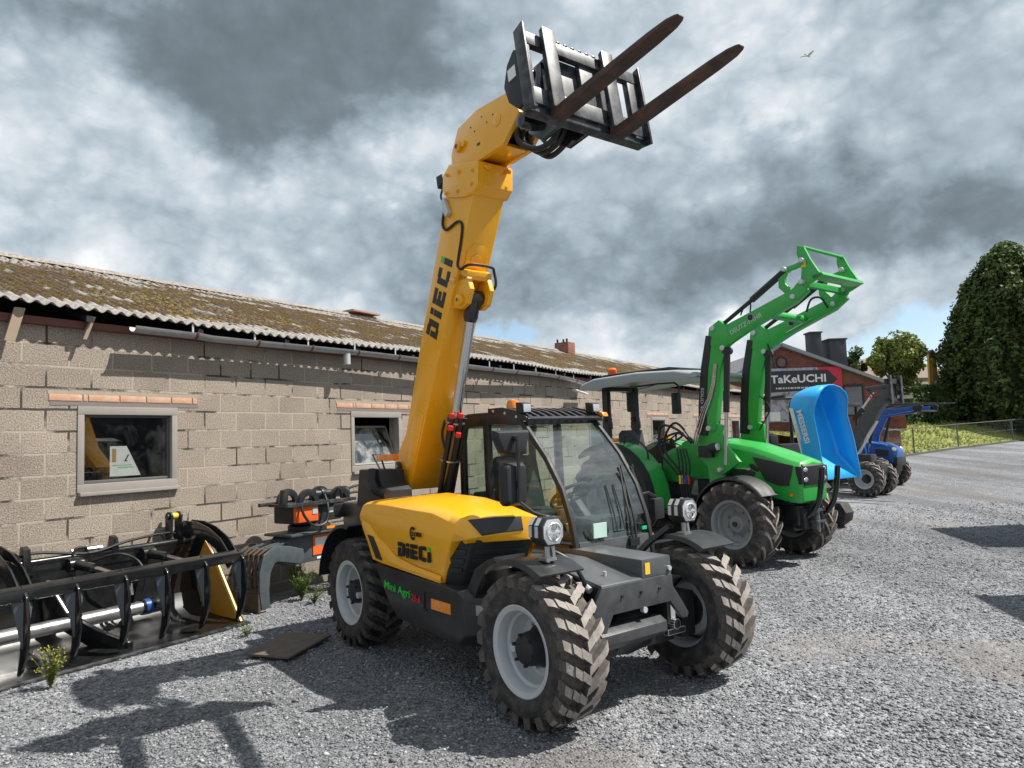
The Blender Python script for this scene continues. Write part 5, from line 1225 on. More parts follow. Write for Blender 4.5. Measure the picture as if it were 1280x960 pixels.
    m.loft([[(x if y else x, yy, z-dz) for x, z in [(lerp(-1.7, a, s), b) for a, b in q]] for yy, s, dz, y in ((-.70, .94, .03, 1), (-.64, .98, .008, 1), (-.2, 1, 0, 0), (.2, 1, 0, 0), (.55, .98, .008, 1), (.61, .94, .03, 1))]); cn = m.build('canopy', CAN, T, bevel=.02, smooth=60)
    m = MB(); m.box(-2.45, -1.15, -.46, .36, 2.60, 2.655); m.box(-2.5, -.9, -.5, .4, 2.585, 2.605); m.build('canopy_hatch', BKG, cn, bevel=.02)
    m = MB(); m.lathe([(.001, 2.62), (.07, 2.62), (.068, 2.68), (.075, 2.69), (.075, 2.74), (.05, 2.765), (.001, 2.77)], (-2.42, -.30, 0), 'z', 16); m.build('beacon', M('orange_beacon', (.85, .16, .015), .25), cn)
    m = MB(); m.tube([(-2.42, -.30, 2.55), (-2.42, -.30, 2.63)], .05, 12); m.build('beacon_foot', BLK, cn)
    m = MB(); m.tube([(-2.15, -.2, 2.44), (-1.5, -.3, 2.44), (-1.1, -.42, 2.42), (-.95, -.50, 2.35), (-.98, -.52, 2.18)], .014, 8); m.tube([(-2.2, -.3, 2.35), (-1.5, -.38, 2.42)], .006, 6); m.build('mirror_stay', BLK, T)
    for x, y, z, w in ((-2.02, -.30, 2.20, .12), (-1.02, -.50, 2.12, .09)):
        m = MB(); m.box(x-.02, x+.02, y-w, y+w, z-.15, z+.15); m.build('rear_view_mirror', PLA, T, bevel=.03)
    # ---- front loader
    L = empty('front_loader', T)
    for s in (-1, 1):
        y = -.50 if s < 0 else .46
        m = MB()
        m.prism([(-.60, 1.82), (-.46, 1.86), (-.26, 1.78), (-.25, 1.55), (-.02, 1.30), (-.28, 1.14), (-.42, 1.14), (-.70, 1.40)], y-.03, y+.03); m.box(-.50, -.30, min(y, s*.25), max(y, s*.25), .80, 1.0); m.prism([(-.55, 1.45), (-.3, 1.4), (-.3, .8), (-.5, .8)], y-.02 if s < 0 else y-.05, y+.05 if s < 0 else y+.02)
        m.build('loader_bracket', GRN, L, bevel=.012)
        arm = [(-.44, 1.72), (-.40, 2.1), (-.32, 2.55), (-.22, 2.88), (-.10, 2.97), (.25, 3.10), (.85, 3.30), (1.02, 3.40)]
        hs = [.17, .21, .21, .25, .25, .20, .17, .13]
        m = MB(); m.bar([(x, y, z) for x, z in arm], .11, hs); m.prism([(-.40, 2.90), (-.36, 3.10), (-.20, 3.18), (-.10, 3.10), (-.05, 2.95), (-.16, 2.72)], y-.062, y+.062)
        m.build('loader_arm', GRN, L, bevel=.012, smooth=40)
        m = MB(); m.bar([(-.56, y, 1.66), (-.53, y, 2.1), (-.47, y, 2.55), (-.37, y, 2.99)], .13, [.14, .13, .12, .10]); m.build('arm_cover', PLA, L, bevel=.01)
        m = MB(); m.tube([(-.12, y-.02, 2.76), (-.19, y-.02, 1.95)], .042, 14); m.tube([(-.19, y-.02, 1.95), (-.25, y-.02, 1.26)], .024, 12, 1); m.tube([(-.12, y-.07, 2.76), (-.12, y+.04, 2.76)], .05, 12); m.build('lift_cylinder', [PLA, CHR], L)
        m = MB(); m.tube([(-.18, y, 3.12), (.28, y, 3.37)], .027, 12, 0); m.tube([(.28, y, 3.37), (.78, y, 3.66)], .042, 14, 0); m.build('tilt_cylinder', PLA, L)
        m = MB(); m.bar([(.80, y, 3.67), (.72, y, 3.58), (.72, y, 3.47), (.82, y, 3.36), (.88, y, 3.28)], .05, [.06, .09, .10, .09, .07]); m.bar([(.76, y, 3.66), (.90, y, 3.67), (1.02, y, 3.70)], .05, .06); m.bar([(.84, y, 3.29), (.95, y, 3.40), (1.02, y, 3.46)], .06, .13)
        m.build('tilt_link', GRN, L, bevel=.008, smooth=40)
        m = MB(); m.prism([(.95, 3.93), (1.04, 3.88), (1.11, 3.72), (1.20, 3.56), (1.25, 3.50), (1.16, 3.46), (1.02, 3.40), (.96, 3.42), (.99, 3.62), (.94, 3.82)], y-.02, y+.02); m.build('carrier_plate', GRN, L, bevel=.006)
        m = MB()
        for x, z, r_ in ((-.30, 3.08, .035), (-.16, 2.80, .035), (.88, 3.30, .03), (.78, 3.66, .03), (1.0, 3.46, .03), (1.02, 3.72, .03), (-.45, 1.75, .035), (-.31, 1.20, .03)): m.tube([(x, y-.085, z), (x, y+.085, z)], r_, 12)
        m.tube([(.28, y-.065, 3.14), (.28, y-.05, 3.14)], .045, 16, 1)
        m.build('pivot_pin', [SIL, PLA], L, bevel=.004)
    m = MB(); m.tube([(1.01, -.50, 3.89), (1.01, .46, 3.89)], .022, 10); m.prism([(1.10, 3.52), (1.24, 3.54), (1.26, 3.50), (1.14, 3.46)], -.52, .48); m.bar([(.98, -.5, 3.45), (.98, .46, 3.45)], .07, .07, side=(1, 0, 0)); m.build('carrier_bar', GRN, L, bevel=.006)
    m = MB(); m.tube([(.45, -.5, 3.16), (.45, .46, 3.16)], .055, 14); m.build('cross_tube', GRN, L)
    m = MB(); m.box(.99, 1.05, -.5225, -.52, 3.64, 3.72); m.build('warning_label', YLB, L)
    m = MB(); text_mb('DEUTZ-FAHR', (-.02, -.5575, 2.955), (.93, 0, .34), (-.34, 0, .93), .50, .06, 0, m, .003); m.build('arm_lettering', SIL, L, smooth=0)
    m = MB(); text_mb('SOLID 40-20', (-.535, -.567, 2.30), (-.10, 0, -1), (1, 0, -.10), .42, .045, 0, m, .003); m.build('cover_lettering', SIL, L, smooth=0)
    m = MB()
    for dx in (0, .035, .07): m.tube([(-.70+dx, -.60, 1.55), (-.55+dx, -.58, 1.95), (-.38+dx*.6, -.575, 2.25), (-.30+dx*.5, -.57, 2.6)], .010, 7, smooth=5)
    m.tube([(.2, .40, 3.02), (.6, .38, 3.16)], .008, 6)
    m.build('steel_line', CHR, L)
    m = MB()
    for dx, r_ in ((0, .38), (.09, .30)):
        m.tube([(-.72+dx*.5, -.60, 1.56), (-.95, -.60, 1.75+dx), (-1.25+dx, -.58, 1.80-dx), (-1.30+dx, -.56, 1.45), (-1.08+dx, -.56, 1.20), (-.92+dx, -.55, 1.0)], .017, 8, smooth=6)
    for k in range(4): m.tube([(-1.05+.05*k, -.50, 1.48), (-.98+.06*k, -.56, 1.25), (-.96+.05*k, -.58, 1.02), (-.93+.04*k, -.56, .70)], .014, 7, smooth=4)
    m.tube([(.10, -.50, 3.20), (.18, -.52, 3.30), (.26, -.51, 3.32), (.24, -.5, 3.2)], .010, 7, smooth=4); m.tube([(.62, .2, 3.22), (.72, .15, 3.36), (.85, .15, 3.36), (.86, .3, 3.24)], .014, 7, smooth=4); m.tube([(-.1, .40, 2.9), (-.02, .38, 2.7), (.02, .38, 2.55)], .010, 6, smooth=4); m.tube([(-.30, .42, 2.2), (-.10, .36, 2.0), (-.25, .3, 1.7)], .010, 6, smooth=4)
    m.build('loader_hose', HOS, L)
    m = MB()
    for k, mi in enumerate((0, 1, 2, 3)): m.tube([(-.96+.05*k, -.58, 1.12), (-.96+.05*k, -.58, 1.0)], .018, 8, mi)
    m.build('hose_coupling', [YLB, CHR, M('blue_cap', (.03, .08, .35), .4), RED], L)
    m = MB(); m.tube([(-.42, -.60, 1.48), (-.30, -.60, 1.50)], .06, 14); m.box(-.62, -.40, -.60, -.52, 1.36, 1.52); l_ = m.build('work_lamp', PLA, T, bevel=.01)
    m = MB(); m.tube([(-.305, -.60, 1.50), (-.293, -.60, 1.50)], .05, 14); m.build('lamp_lens', LEN, l_)
    # front guard horns and hitch
    m = MB()
    for y in (-.10, .28): m.tube([(.45, y, .60), (.64, y, .62), (.77, y, .78), (.83, y, 1.05), (.85, y, 1.22)], .035, 12, smooth=4)
    m.build('guard_horn', BKG, T)
    m = MB()
    for y in (-.02, .12): m.box(.62, .70, y-.01, y+.01, .44, .78)
    m.box(.54, .72, -.05, .16, .66, .70); m.box(.54, .72, -.05, .16, .52, .55); m.tube([(.68, .05, .40), (.68, .05, .80)], .018, 8, 1)
    m.build('front_hitch', [DGR, SIL], T, bevel=.004)
    return T
# ------------------------------------------------------------------ blue tipping dumper
def dumper():
    T = thing('skip_dumper', 'small site dumper tipping its bright blue skip beside the green tractor', 'dumper', (5.06, 12.6, 0), R(-57))
    sk = empty('skip', T)
    S = [(.86, .53, .565, .50), (1.02, .37, .56, .50), (1.24, .17, .545, .50), (1.5, .13, .53, .49), (1.92, .04, .475, .47), (2.06, .015, .505, .46), (2.20, .03, .555, .42), (2.30, .09, .57, .35), (2.38, .20, .565, .22), (2.42, .32, .55, .07)]
    def sc(z, xf, xr, w):
        xf += (2.2-z)*.06; xr += (2.2-z)*.06
        r_ = min(.08, w*.3)
        return [(xr, -w, z), (lerp(xf, xr, .5), -w, z), (min(xf+r_*.8, xr), -w, z), (xf+.01, -w+r_*.35, z), (xf, -w+r_, z), (xf, 0, z), (xf, w-r_, z), (xf+.01, w-r_*.35, z), (min(xf+r_*.8, xr), w, z), (lerp(xf, xr, .5), w, z), (xr, w, z)]
    m = MB(); secs = [sc(*s) for s in S]; m.loft(secs, closed=False, caps=False)
    o = m.build('tub', BLU, sk, smooth=26); sd = o.modifiers.new('thickness', 'SOLIDIFY'); sd.thickness = .018; sd.offset = 0
    m = MB(); m.tube([c[0] for c in secs]+[c[-1] for c in secs[::-1]], .014, 8); m.build('rim_bead', BLU, sk)
    m = MB()
    for y0, y1 in ((-.506, -.494), (.494, .506)): m.prism([(.26, .90), (.225, 1.22), (.43, 1.04), (.62, .87)], y0, y1)
    m.box(.235, .27, -.5, .5, .88, 1.2); m.build('spout_gusset', BLU, sk, bevel=.004)
    m = MB(); m.prism([(.06, 2.06), (.135, 2.05), (.32, 1.26), (.245, 1.27)], -.4975, -.492); wp = m.build('white_panel', WHT, sk)
    d = Vector((.18, 0, -.80)).normalized(); u = Vector((.80, 0, .18)).normalized()
    m = MB(); text_mb('MESSERSI', (.20, -.4985, 2.0), d, u, .56, .10, 0, m, .004, .03); m.build('maker_lettering', WHT, sk, smooth=0)
    m = MB(); text_mb('TC80H', (.14, -.4995, 1.80), d, u, .38, .05, 0, m, .003); m.build('model_lettering', SIL, wp, smooth=0)
    # carrier: body, tracks, seat, roll bar
    m = MB(); m.box(-1.3, .15, -.34, .34, .40, .75); m.box(-1.35, -.55, -.40, .40, .70, 1.10); m.bar([(-.2, 0, .7), (.12, 0, 1.05)], .5, .08); m.build('body', M('charcoal_body', (.05, .05, .05), .5), T, bevel=.03)
    for s in (-1, 1):
        m = MB(); o = [(-1.15, .0), (.25, .0), (.42, .12), (.46, .26), (.36, .42), (-1.2, .42), (-1.38, .28), (-1.34, .10)]; m.prism(o, s*.30, s*.54)
        for k in range(18): x = lerp(-1.15, .25, k/17); m.box(x-.02, x+.02, min(s*.30, s*.54), max(s*.30, s*.54), -.012, .02)
        m.build('rubber_track', RUB, T, bevel=.02)
        m = MB()
        for x, r_ in ((-1.15, .15), (.25, .15), (-.7, .09), (-.4, .09), (-.1, .09)): m.tube([(x, s*.53, .08+r_*.9), (x, s*.555, .08+r_*.9)], r_, 16)
        m.build('track_roller', BLU, T, bevel=.01)
    m = MB(); m.tube([(-.52, -.34, 1.0), (-.53, -.34, 1.95), (-.50, -.34, 2.18), (-.42, -.34, 2.26), (-.12, -.34, 2.28)], .03, 10, smooth=4); m.tube([(-.52, .34, 1.0), (-.53, .34, 1.95), (-.50, .34, 2.18), (-.42, .34, 2.26), (-.12, .34, 2.28)], .03, 10, smooth=4); m.tube([(-.42, -.34, 2.26), (-.42, .34, 2.26)], .03, 10); m.build('roll_bar', BLK, T)
    m = MB(); m.box(-1.05, -.65, -.25, .25, 1.12, 1.24); m.prism([(-1.12, 1.18), (-1.22, 1.75), (-1.12, 1.78), (-1.0, 1.25)], -.24, .24); m.build('seat', SEA, T, bevel=.04)
    m = MB(); m.box(-.45, -.30, -.30, .30, .9, 1.45); m.box(-.50, -.30, -.55, -.34, 1.4, 1.62); m.build('control_console', PLA, T, bevel=.03)
    m = MB(); m.box(-.75, -.55, -.41, -.40, .85, .98); m.build('yellow_decal', YLB, T)
    m = MB(); m.tube([(-.9, .4, .8), (-.9, .44, 1.3)], .04, 8); m.ball((-.95, -.36, 1.28), .05, 8); m.build('orange_lamp', ORG, T)

def grey_loader(label, loc, rz):
    T = thing('wheel_loader', label, 'loader', loc, rz)
    ty = tyre_mb(.42, .30, .23, 16, .035, .06, .36).mesh('tyre', [RUB, LUG, GAP], smooth=28); rm = rim_mb(.235, .28, .10).mesh('rim', RIM)
    hb = MB(); hb.lathe([(.001, -.10), (.07, -.10), (.08, -.02), (.12, .02), (.001, .02)], n=20); hub = hb.mesh('hub', PLA)
    for x, y in ((0, 0.0), (0, .66), (-1.5, 0.0), (-1.5, .66)):
        wheel(T, 'wheel', (ty, rm, hub), (x-.05, y+.10, .415), y > .3)
    m = MB(); m.box(-1.9, .25, .25, .75, .35, .75); m.box(-2.2, -.9, .12, .88, .70, 1.25); m.box(-.5, .0, .3, .62, .6, 1.0); m.build('body', BLK, T, bevel=.04)
    m = MB()
    for x in (-1.3, -.55):
        for y in (.14, .86): m.box(x-.03, x+.03, y-.03, y+.03, 1.2, 2.2)
    m.box(-1.4, -.45, .08, .92, 2.18, 2.28); m.build('canopy', BLK, T, bevel=.02)
    m = MB(); m.bar([(-.62, .40, 1.05), (-.25, .40, 1.50), (.16, .40, 2.12), (.46, .40, 2.44), (.58, .40, 2.45)], .22, [.20, .30, .30, .26, .22]); m.bar([(-.05, .40, 2.58), (.50, .40, 2.62)], .18, .10); m.bar([(.50, .40, 2.20), (.55, .40, 2.78)], .30, .10); m.build('lift_arm', GYP, T, bevel=.02)
    m = MB(); m.tube([(-.35, .33, 1.85), (.02, .33, 2.30), (.18, .33, 2.50)], .03, 10, 1); m.tube([(-.35, .33, 1.85), (-.12, .33, 2.12)], .05, 10); m.tube([(-.30, .30, 1.0), (.20, .32, 1.80)], .04, 10, 1); m.build('arm_cylinder', [BLK, CHR], T)
    m = MB()
    m.tube([(-.02, .30, 2.56), (.08, .28, 2.40), (.16, .30, 2.30)], .012, 6, 0, smooth=4); m.tube([(.04, .30, 2.58), (.14, .28, 2.44), (.24, .30, 2.34)], .012, 6, 1, smooth=4); m.build('hose', [RED, HOS], T)
    m = MB(); m.box(.58, .64, -.02, .82, 2.66, 2.78); m.box(.58, .64, -.02, .82, 2.24, 2.32); m.box(.585, .62, .25, .30, 2.3, 2.7); m.box(.585, .62, .5, .55, 2.3, 2.7); fr = m.build('fork_carriage', BLK, T, bevel=.01)
    for y in (.10, .65):
        m = MB(); m.prism([(.64, 2.14), (.64, 2.86), (.69, 2.86), (.70, 2.19), (1.80, 2.145), (1.80, 2.125), (.70, 2.13)], y-.05, y+.05); m.build('pallet_fork', WST, fr, bevel=.006)

def blue_tractor():
    T = thing('blue_tractor', 'royal blue compact tractor with front loader, farthest in the row of machines', 'tractor', (9.86, 19.4, zg(19.4)), R(-51))
    ty = tyre_mb(.40, .24, .21, 15, .03, .05, .36).mesh('tyre', [RUB, LUG, GAP], smooth=28); rm = rim_mb(.21, .23, .05).mesh('rim', RIM)
    hb = MB(); hb.lathe([(.001, -.06), (.06, -.06), (.08, 0), (.001, .02)], n=16); hub = hb.mesh('hub', PLA)
    for y in (-.52, .52): wheel(T, 'wheel', (ty, rm, hub), (.0, y, .395), y > 0)
    ty2 = tyre_mb(.56, .32, .32, 16, .035, .055, .36).mesh('tyre', [RUB, LUG, GAP], smooth=28); rm2 = rim_mb(.31, .30, .05).mesh('rim', RIM)
    for y in (-.55, .55): wheel(T, 'wheel', (ty2, rm2, hub), (-1.6, y, .555), y > 0)
    def bs(x, zt, zb, w): return [(x, -w, zb), (x, -w, lerp(zb, zt, .6)), (x, -w+.05, zt-.03), (x, -w+.14, zt), (x, w-.14, zt), (x, w-.05, zt-.03), (x, w, lerp(zb, zt, .6)), (x, w, zb)]
    m = MB(); m.loft([bs(-.9, 1.22, .72, .30), bs(-.3, 1.20, .70, .30), bs(.1, 1.15, .70, .30), bs(.32, 1.05, .62, .28), bs(.40, .92, .60, .25)]); bn = m.build('bonnet', NHB, T, bevel=.012, smooth=50)
    m = MB(); m.box(.3, .42, -.27, .27, .55, .78); m.box(-1.7, .35, -.2, .2, .4, .72); m.build('chassis', BLK, T, bevel=.02)
    for y in (-.2, .2):
        m = MB(); m.ball((.33, y, .98), (.06, .085, .06), 12); m.build('headlight', LEN, bn)
    m = MB(); m.prism([(-.1, 1.0), (.24, .96), (.22, .80), (-.1, .82)], -.306, -.298); m.build('side_mesh', GRI, bn)
    m = MB(); m.box(-2.1, -1.0, -.62, .62, .95, 1.0); m.box(-1.7, -1.3, -.22, .22, 1.0, 1.15); m.box(-1.78, -1.68, -.22, .22, 1.1, 1.6); m.build('seat', SEA, T, bevel=.03)
    for s in (-1, 1):
        m = MB(); m.bar([(-1.95, s*.4, .9), (-1.95, s*.4, 2.2)], .06, .06); m.build('roll_bar_post', BLK, T, bevel=.01)
        m = MB(); m.loft([[(-1.6+r_*cos(R(a)), y, .555+r_*sin(R(a))) for r_, y in ((.66, s*.35), (.66, s*.70), (.63, s*.70), (.63, s*.35))] for a in range(0, 150, 15)]); m.build('mudguard', NHB, T, smooth=50)
    L = empty('front_loader', T)
    for y in (-.42, .42):
        m = MB(); m.bar([(-.45, y, .95), (-.38, y, 1.35), (-.14, y, 1.86), (.08, y, 1.95), (.55, y, 1.97), (1.05, y, 2.02)], .08, [.18, .18, .20, .20, .15, .10]); m.prism([(-.62, .9), (-.6, 1.3), (-.36, 1.3), (-.25, .75)], y-.05, y+.05); m.build('loader_arm', NHB, L, bevel=.01, smooth=40)
        m = MB(); m.tube([(.02, y, 1.84), (-.18, y, 1.15)], .035, 10); m.tube([(-.25, y, 2.02), (.9, y, 2.16)], .022, 8); m.tube([(-.18, y, 1.15), (-.22, y, .9)], .02, 8, 1); m.build('loader_cylinder', [PLA, CHR], L)
    m = MB(); m.tube([(.6, -.42, 1.97), (.6, .42, 1.97)], .03, 10); m.build('cross_tube', NHB, L)
    m = MB(); m.prism([(.98, 2.05), (1.10, 2.14), (1.24, 2.06), (1.18, 1.92), (1.02, 1.92)], -.5, -.46); m.prism([(.98, 2.05), (1.10, 2.14), (1.24, 2.06), (1.18, 1.92), (1.02, 1.92)], .46, .5); m.bar([(1.12, -.5, 2.12), (1.12, .5, 2.12)], .03, .03, side=(1, 0, 0)); m.bar([(1.16, -.5, 1.94), (1.16, .5, 1.94)], .05, .04, side=(1, 0, 0)); m.tube([(.9, -.42, 2.16), (1.06, -.42, 2.12)], .02, 8); m.build('quick_carrier', BLK, L, bevel=.006)
    m = MB(); text_mb('T3', (-.30, -.465, 1.55), (.35, 0, .8), (-.8, 0, .35), .10, .06, 0, m, .003); m = None

# ------------------------------------------------------------------ far side
def slate_mat():
    return M('roof_slate', (.17, .17, .175), .7, var=.2, scale=6, bump=.3, bscale=20)
def brick_building():
    zb = zg(32)
    T = thing('brick_building', 'red brick gable building with two dark chimneys and round window', 'building', (12.33, 32, 0), 0)
    BR = brick_material('red_brick', (.24, .066, .045), (.16, .042, .032), (.17, .13, .11)); SL = slate_mat()
    # local: x across the gable, y depth
    m = MB(); g = [(-4.0, zb-.6), (4.0, zb-.6), (4.0, 3.62), (-.38, 5.37), (-2.6, 3.99), (-4.0, 3.99)]
    m.prism(g, 0, 9.0); m.build('wall', BR, T, smooth=0)
    m = MB()
    for ex_, ez_ in ((-2.9, 3.92), (4.32, 3.60)): m.add([(x, y, z) for y in (-.18, 9.2) for x, z in ((-.38, 5.50), (ex_, ez_), (ex_, ez_-.1), (-.38, 5.38))], [(0, 1, 2, 3), (7, 6, 5, 4), (0, 4, 5, 1), (1, 5, 6, 2), (2, 6, 7, 3), (3, 7, 4, 0)])
    m.build('roof', SL, T, smooth=0)
    m = MB()
    for ex_, ez_ in ((-2.92, 3.89), (4.34, 3.57)): m.bar([(-.38, -.19, 5.49), (ex_, -.19, ez_)], .05, .14)
    m.build('verge_board', M('grey_verge', (.30, .30, .31), .6), T)
    CH = M('slate_chimney', (.045, .05, .056), .7, var=.2, scale=8, bump=.3, bscale=30)
    for x0, x1, z0, z1, y0, y1 in ((1.22, 1.72, 4.4, 6.02, .5, 1.1), (2.06, 2.82, 4.1, 5.68, .5, 1.3)):
        m = MB(); m.box(x0, x1, y0, y1, z0, z1); m.box(x0-.05, x1+.05, y0-.05, y1+.05, z1, z1+.07); m.build('chimney', CH, T, bevel=.01)
    w = empty('round_window', T, (-.34, -.01, 4.70))
    m = MB(); m.lathe([(.20, -.03), (.25, -.04), (.26, .0), (.20, .02)], n=28, close=True); m.build('window_frame', PLA, w)
    m = MB(); m.lathe([(.001, 0), (.20, 0)], n=28); m.build('window_pane', GLW, w, recalc=False)
    w = empty('window', T, (2.75, 0, 2.9))
    m = MB(); 
    for a, b, c, d in ((-.45, .45, .60, .70), (-.45, .45, -.7, -.62), (-.45, -.38, -.62, .6), (.38, .45, -.62, .6)): m.box(a, b, -.04, .02, c, d)
    m.build('window_frame', PLA, w); m = MB(); m.box(-.38, .38, -.012, -.004, -.62, .6); m.build('window_pane', GLW, w)
    # flat roofed lean-to on the right of the gable
    m = MB(); m.box(4.0, 6.6, 3.0, 8.0, zb-.5, 3.0); m.build('lean_to_wall', BR, T, smooth=0)
    m = MB(); m.box(3.98, 6.8, 2.6, 8.2, 3.0, 3.16); m.build('lean_to_roof', M('pale_fascia', (.42, .40, .37), .7), T)
def shadow_trailer(label, loc, rz, zt):  # unseen trailer of guessed shape, added to cast shadows into the yard
    T = thing('shadow_trailer', label, 'trailer', loc, rz, None)
    m = MB(); m.loft([[(x0, y0, z), (x1, y0, z), (x1, y1, z), (x0, y1, z)] for x0, x1, y0, y1, z in ((.15, 3.6, -1.9, -.1, 1.0), (0, 3.75, -2.0, 0, zt))])
    for k in range(6): x = .2+.66*k; m.box(x, x+.08, -2.05, .05, 1.05, zt-.1)
    m.box(-.04, 3.8, -2.06, .06, zt-.10, zt+.0-.02); m.build('tipping_body', M('dark_trailer_paint_%d' % int(zt*100), (.035, .045, .06), .5), T, bevel=.01)
    m = MB(); m.box(.2, 3.5, -1.5, -.5, .75, 1.0); m.tube([(.2, -1, .8), (-.1, -1, .6)], .07, 8); m.build('chassis', BLK, T)
    ty = tyre_mb(.46, .34, .26, 16, .03, .06, .3).mesh('tyre', [RUB, LUG, GAP], smooth=28); rm = rim_mb(.25, .32, .08).mesh('rim', RIM); hb = MB(); hb.lathe([(.001, -.08), (.07, -.08), (.10, .0), (.001, .02)], n=16); hub = hb.mesh('hub', PLA)
    for x in (1.7, 2.75):
        for y in (-1.8, -.2): wheel(T, 'wheel', (ty, rm, hub), (x, y, .45), y > -1)
def banner():
    T = thing('advertising_banner', 'wide banner with white lettering on dark arrow over red, hung on the brick gable', 'banner', (12.33, 31.9, 0), 0)
    x0, x1, z0, z1 = -1.08, 2.24, 2.05, 4.42
    m = MB(); m.box(x0, x1, .0, .03, z0, z1); bk = m.build('sheet', M('banner_photo', (.36, .38, .46), .6, var=.0), T)
    # pale landscape print with small machines: blotches of grey-blue and dark specks
    mt = MATS['banner_photo']; n = mt.node_tree.nodes; l = mt.node_tree.links
    co = n.new('ShaderNodeTexCoord').outputs['Object']; t = noise_n(n, l, co, 2.6, 8, .7, 1.2)
    r = ramp(n, l, t.outputs['Fac'], [(.34, (.10, .09, .10)), (.44, (.26, .18, .17)), (.50, (.42, .44, .50)), (.58, (.30, .32, .46)), (.70, (.55, .58, .66))]); l.new(r.outputs[0], n['Principled BSDF'].inputs['Base Color'])
    m = MB(); m.prism([(1.16, z1), (x1, z1), (x1, z0), (1.9, z0), (.95, 3.20), (1.75, 3.78)], -.004, .0, mi=0); m.build('red_field', M('banner_red', (.62, .025, .055), .55), bk, smooth=0)
    m = MB(); m.prism([(x0, 4.30), (1.62, 4.30), (2.05, 3.86), (1.5, 3.42), (x0, 3.36)], -.010, -.005); m.build('dark_arrow', M('banner_dark', (.035, .03, .035), .55), bk, smooth=0)
    m = MB(); text_mb('TaKeUCHI', (-.92, -.013, 3.76), (1, 0, 0), (0, 0, 1), 2.45, .36, 0, m, .004, .026); m.build('lettering', WHT, bk, smooth=0)
    m = MB(); x = -.70
    while x < 1.4:
        w = random.uniform(.05, .16); m.box(x, x+w, -.013, -.010, 3.50, 3.57); x += w+.04
    m.build('small_print', SIL, bk, smooth=0)
    m = MB(); m.box(x0+.05, x0+.5, -.004, -.001, z0+.05, z0+.45); m.build('white_field', WHT, bk)
def foliage(mb, pts, size, rngs=(.6, 1.3), up=.3):
    for p, nrm in pts:
        d = Vector((random.gauss(0, 1), random.gauss(0, 1), random.gauss(0, 1)))
        nn = (Vector(nrm)*.8+d*.7+Vector((0, 0, up))).normalized()
        a = nn.cross(Vector((random.random()-.5, random.random()-.5, random.random()-.5))).normalized(); b = nn.cross(a)
        s = size*random.uniform(*rngs); k = random.uniform(.45, .8)
        c = Vector(p)
        mb.add([c+a*s, c+b*s*k+nn*s*.15, c-a*s, c-b*s*k+nn*s*.15], [(0, 1, 2, 3)], 0 if random.random() < .62 else 1)
def dense_tree():
    T = thing('hornbeam_tree', 'huge dense dark green conical tree at the right edge above the fence', 'tree', (27.9, 40.0, 1.2), 0)
    m = MB(); m.tube([(0, 0, -.5), (0, 0, 2), (.1, .1, 5), (0, 0, 7.5)], [.38, .32, .18, .05], 12)
    for k in range(14):
        a = k*2.4; z = 1.2+.4*k; m.tube([(0, 0, z), (cos(a)*1.4, sin(a)*1.4, z+.8), (cos(a)*2.4, sin(a)*2.4, z+1.8)], [.10, .06, .02], 6)
    m.build('trunk', M('dark_bark', (.07, .055, .045), .9, bump=.4, bscale=20), T)
    prof = [(.0, 2.7), (.08, 3.25), (.2, 3.55), (.35, 3.5), (.5, 3.2), (.65, 2.7), (.78, 2.05), (.88, 1.40), (.95, .8), (1.0, .12)]
    H = 10.3
    def rad(t):
        for (a, ra), (b, rb) in zip(prof, prof[1:]):
            if a <= t <= b: return lerp(ra, rb, (t-a)/(b-a))
        return .1
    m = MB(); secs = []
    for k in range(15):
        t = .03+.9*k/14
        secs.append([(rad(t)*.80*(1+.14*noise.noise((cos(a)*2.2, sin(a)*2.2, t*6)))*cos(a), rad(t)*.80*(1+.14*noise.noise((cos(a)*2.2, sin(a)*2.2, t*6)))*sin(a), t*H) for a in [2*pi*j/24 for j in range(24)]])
    m.loft(secs); m.build('sky_block_core', M('core_shade', (.028, .042, .014), .9, var=.5, scale=3), T)  # solid dark core added inside the crown to block the sky
    m = MB(); pts = []
    for k in range(860):
        t = (k+random.random())/860; t = t**.85 if t < .97 else t; a = k*2.39996+random.random()*.5
        lump = 1+.10*noise.noise((cos(a)*2.2, sin(a)*2.2, t*6))
        rc = rad(t)*lump*random.uniform(.80, 1.06)
        c = Vector((rc*cos(a), rc*sin(a), t*H)); R_ = random.uniform(.28, .62)*(1-.35*t)
        for q in range(int(62*(R_/.45)**1.6)+12):
            d = Vector((random.gauss(0, 1), random.gauss(0, 1), random.gauss(0, 1))).normalized()
            p = c+Vector((d.x, d.y, d.z*1.25))*R_*random.random()**.5
            pts.append((p, (d+Vector((cos(a), sin(a), .4))*.5)))
    foliage(m, pts, .125, up=.45)
    m.build('crown', [LEAFM['dark1'], LEAFM['dark2']], T, smooth=0, recalc=False)
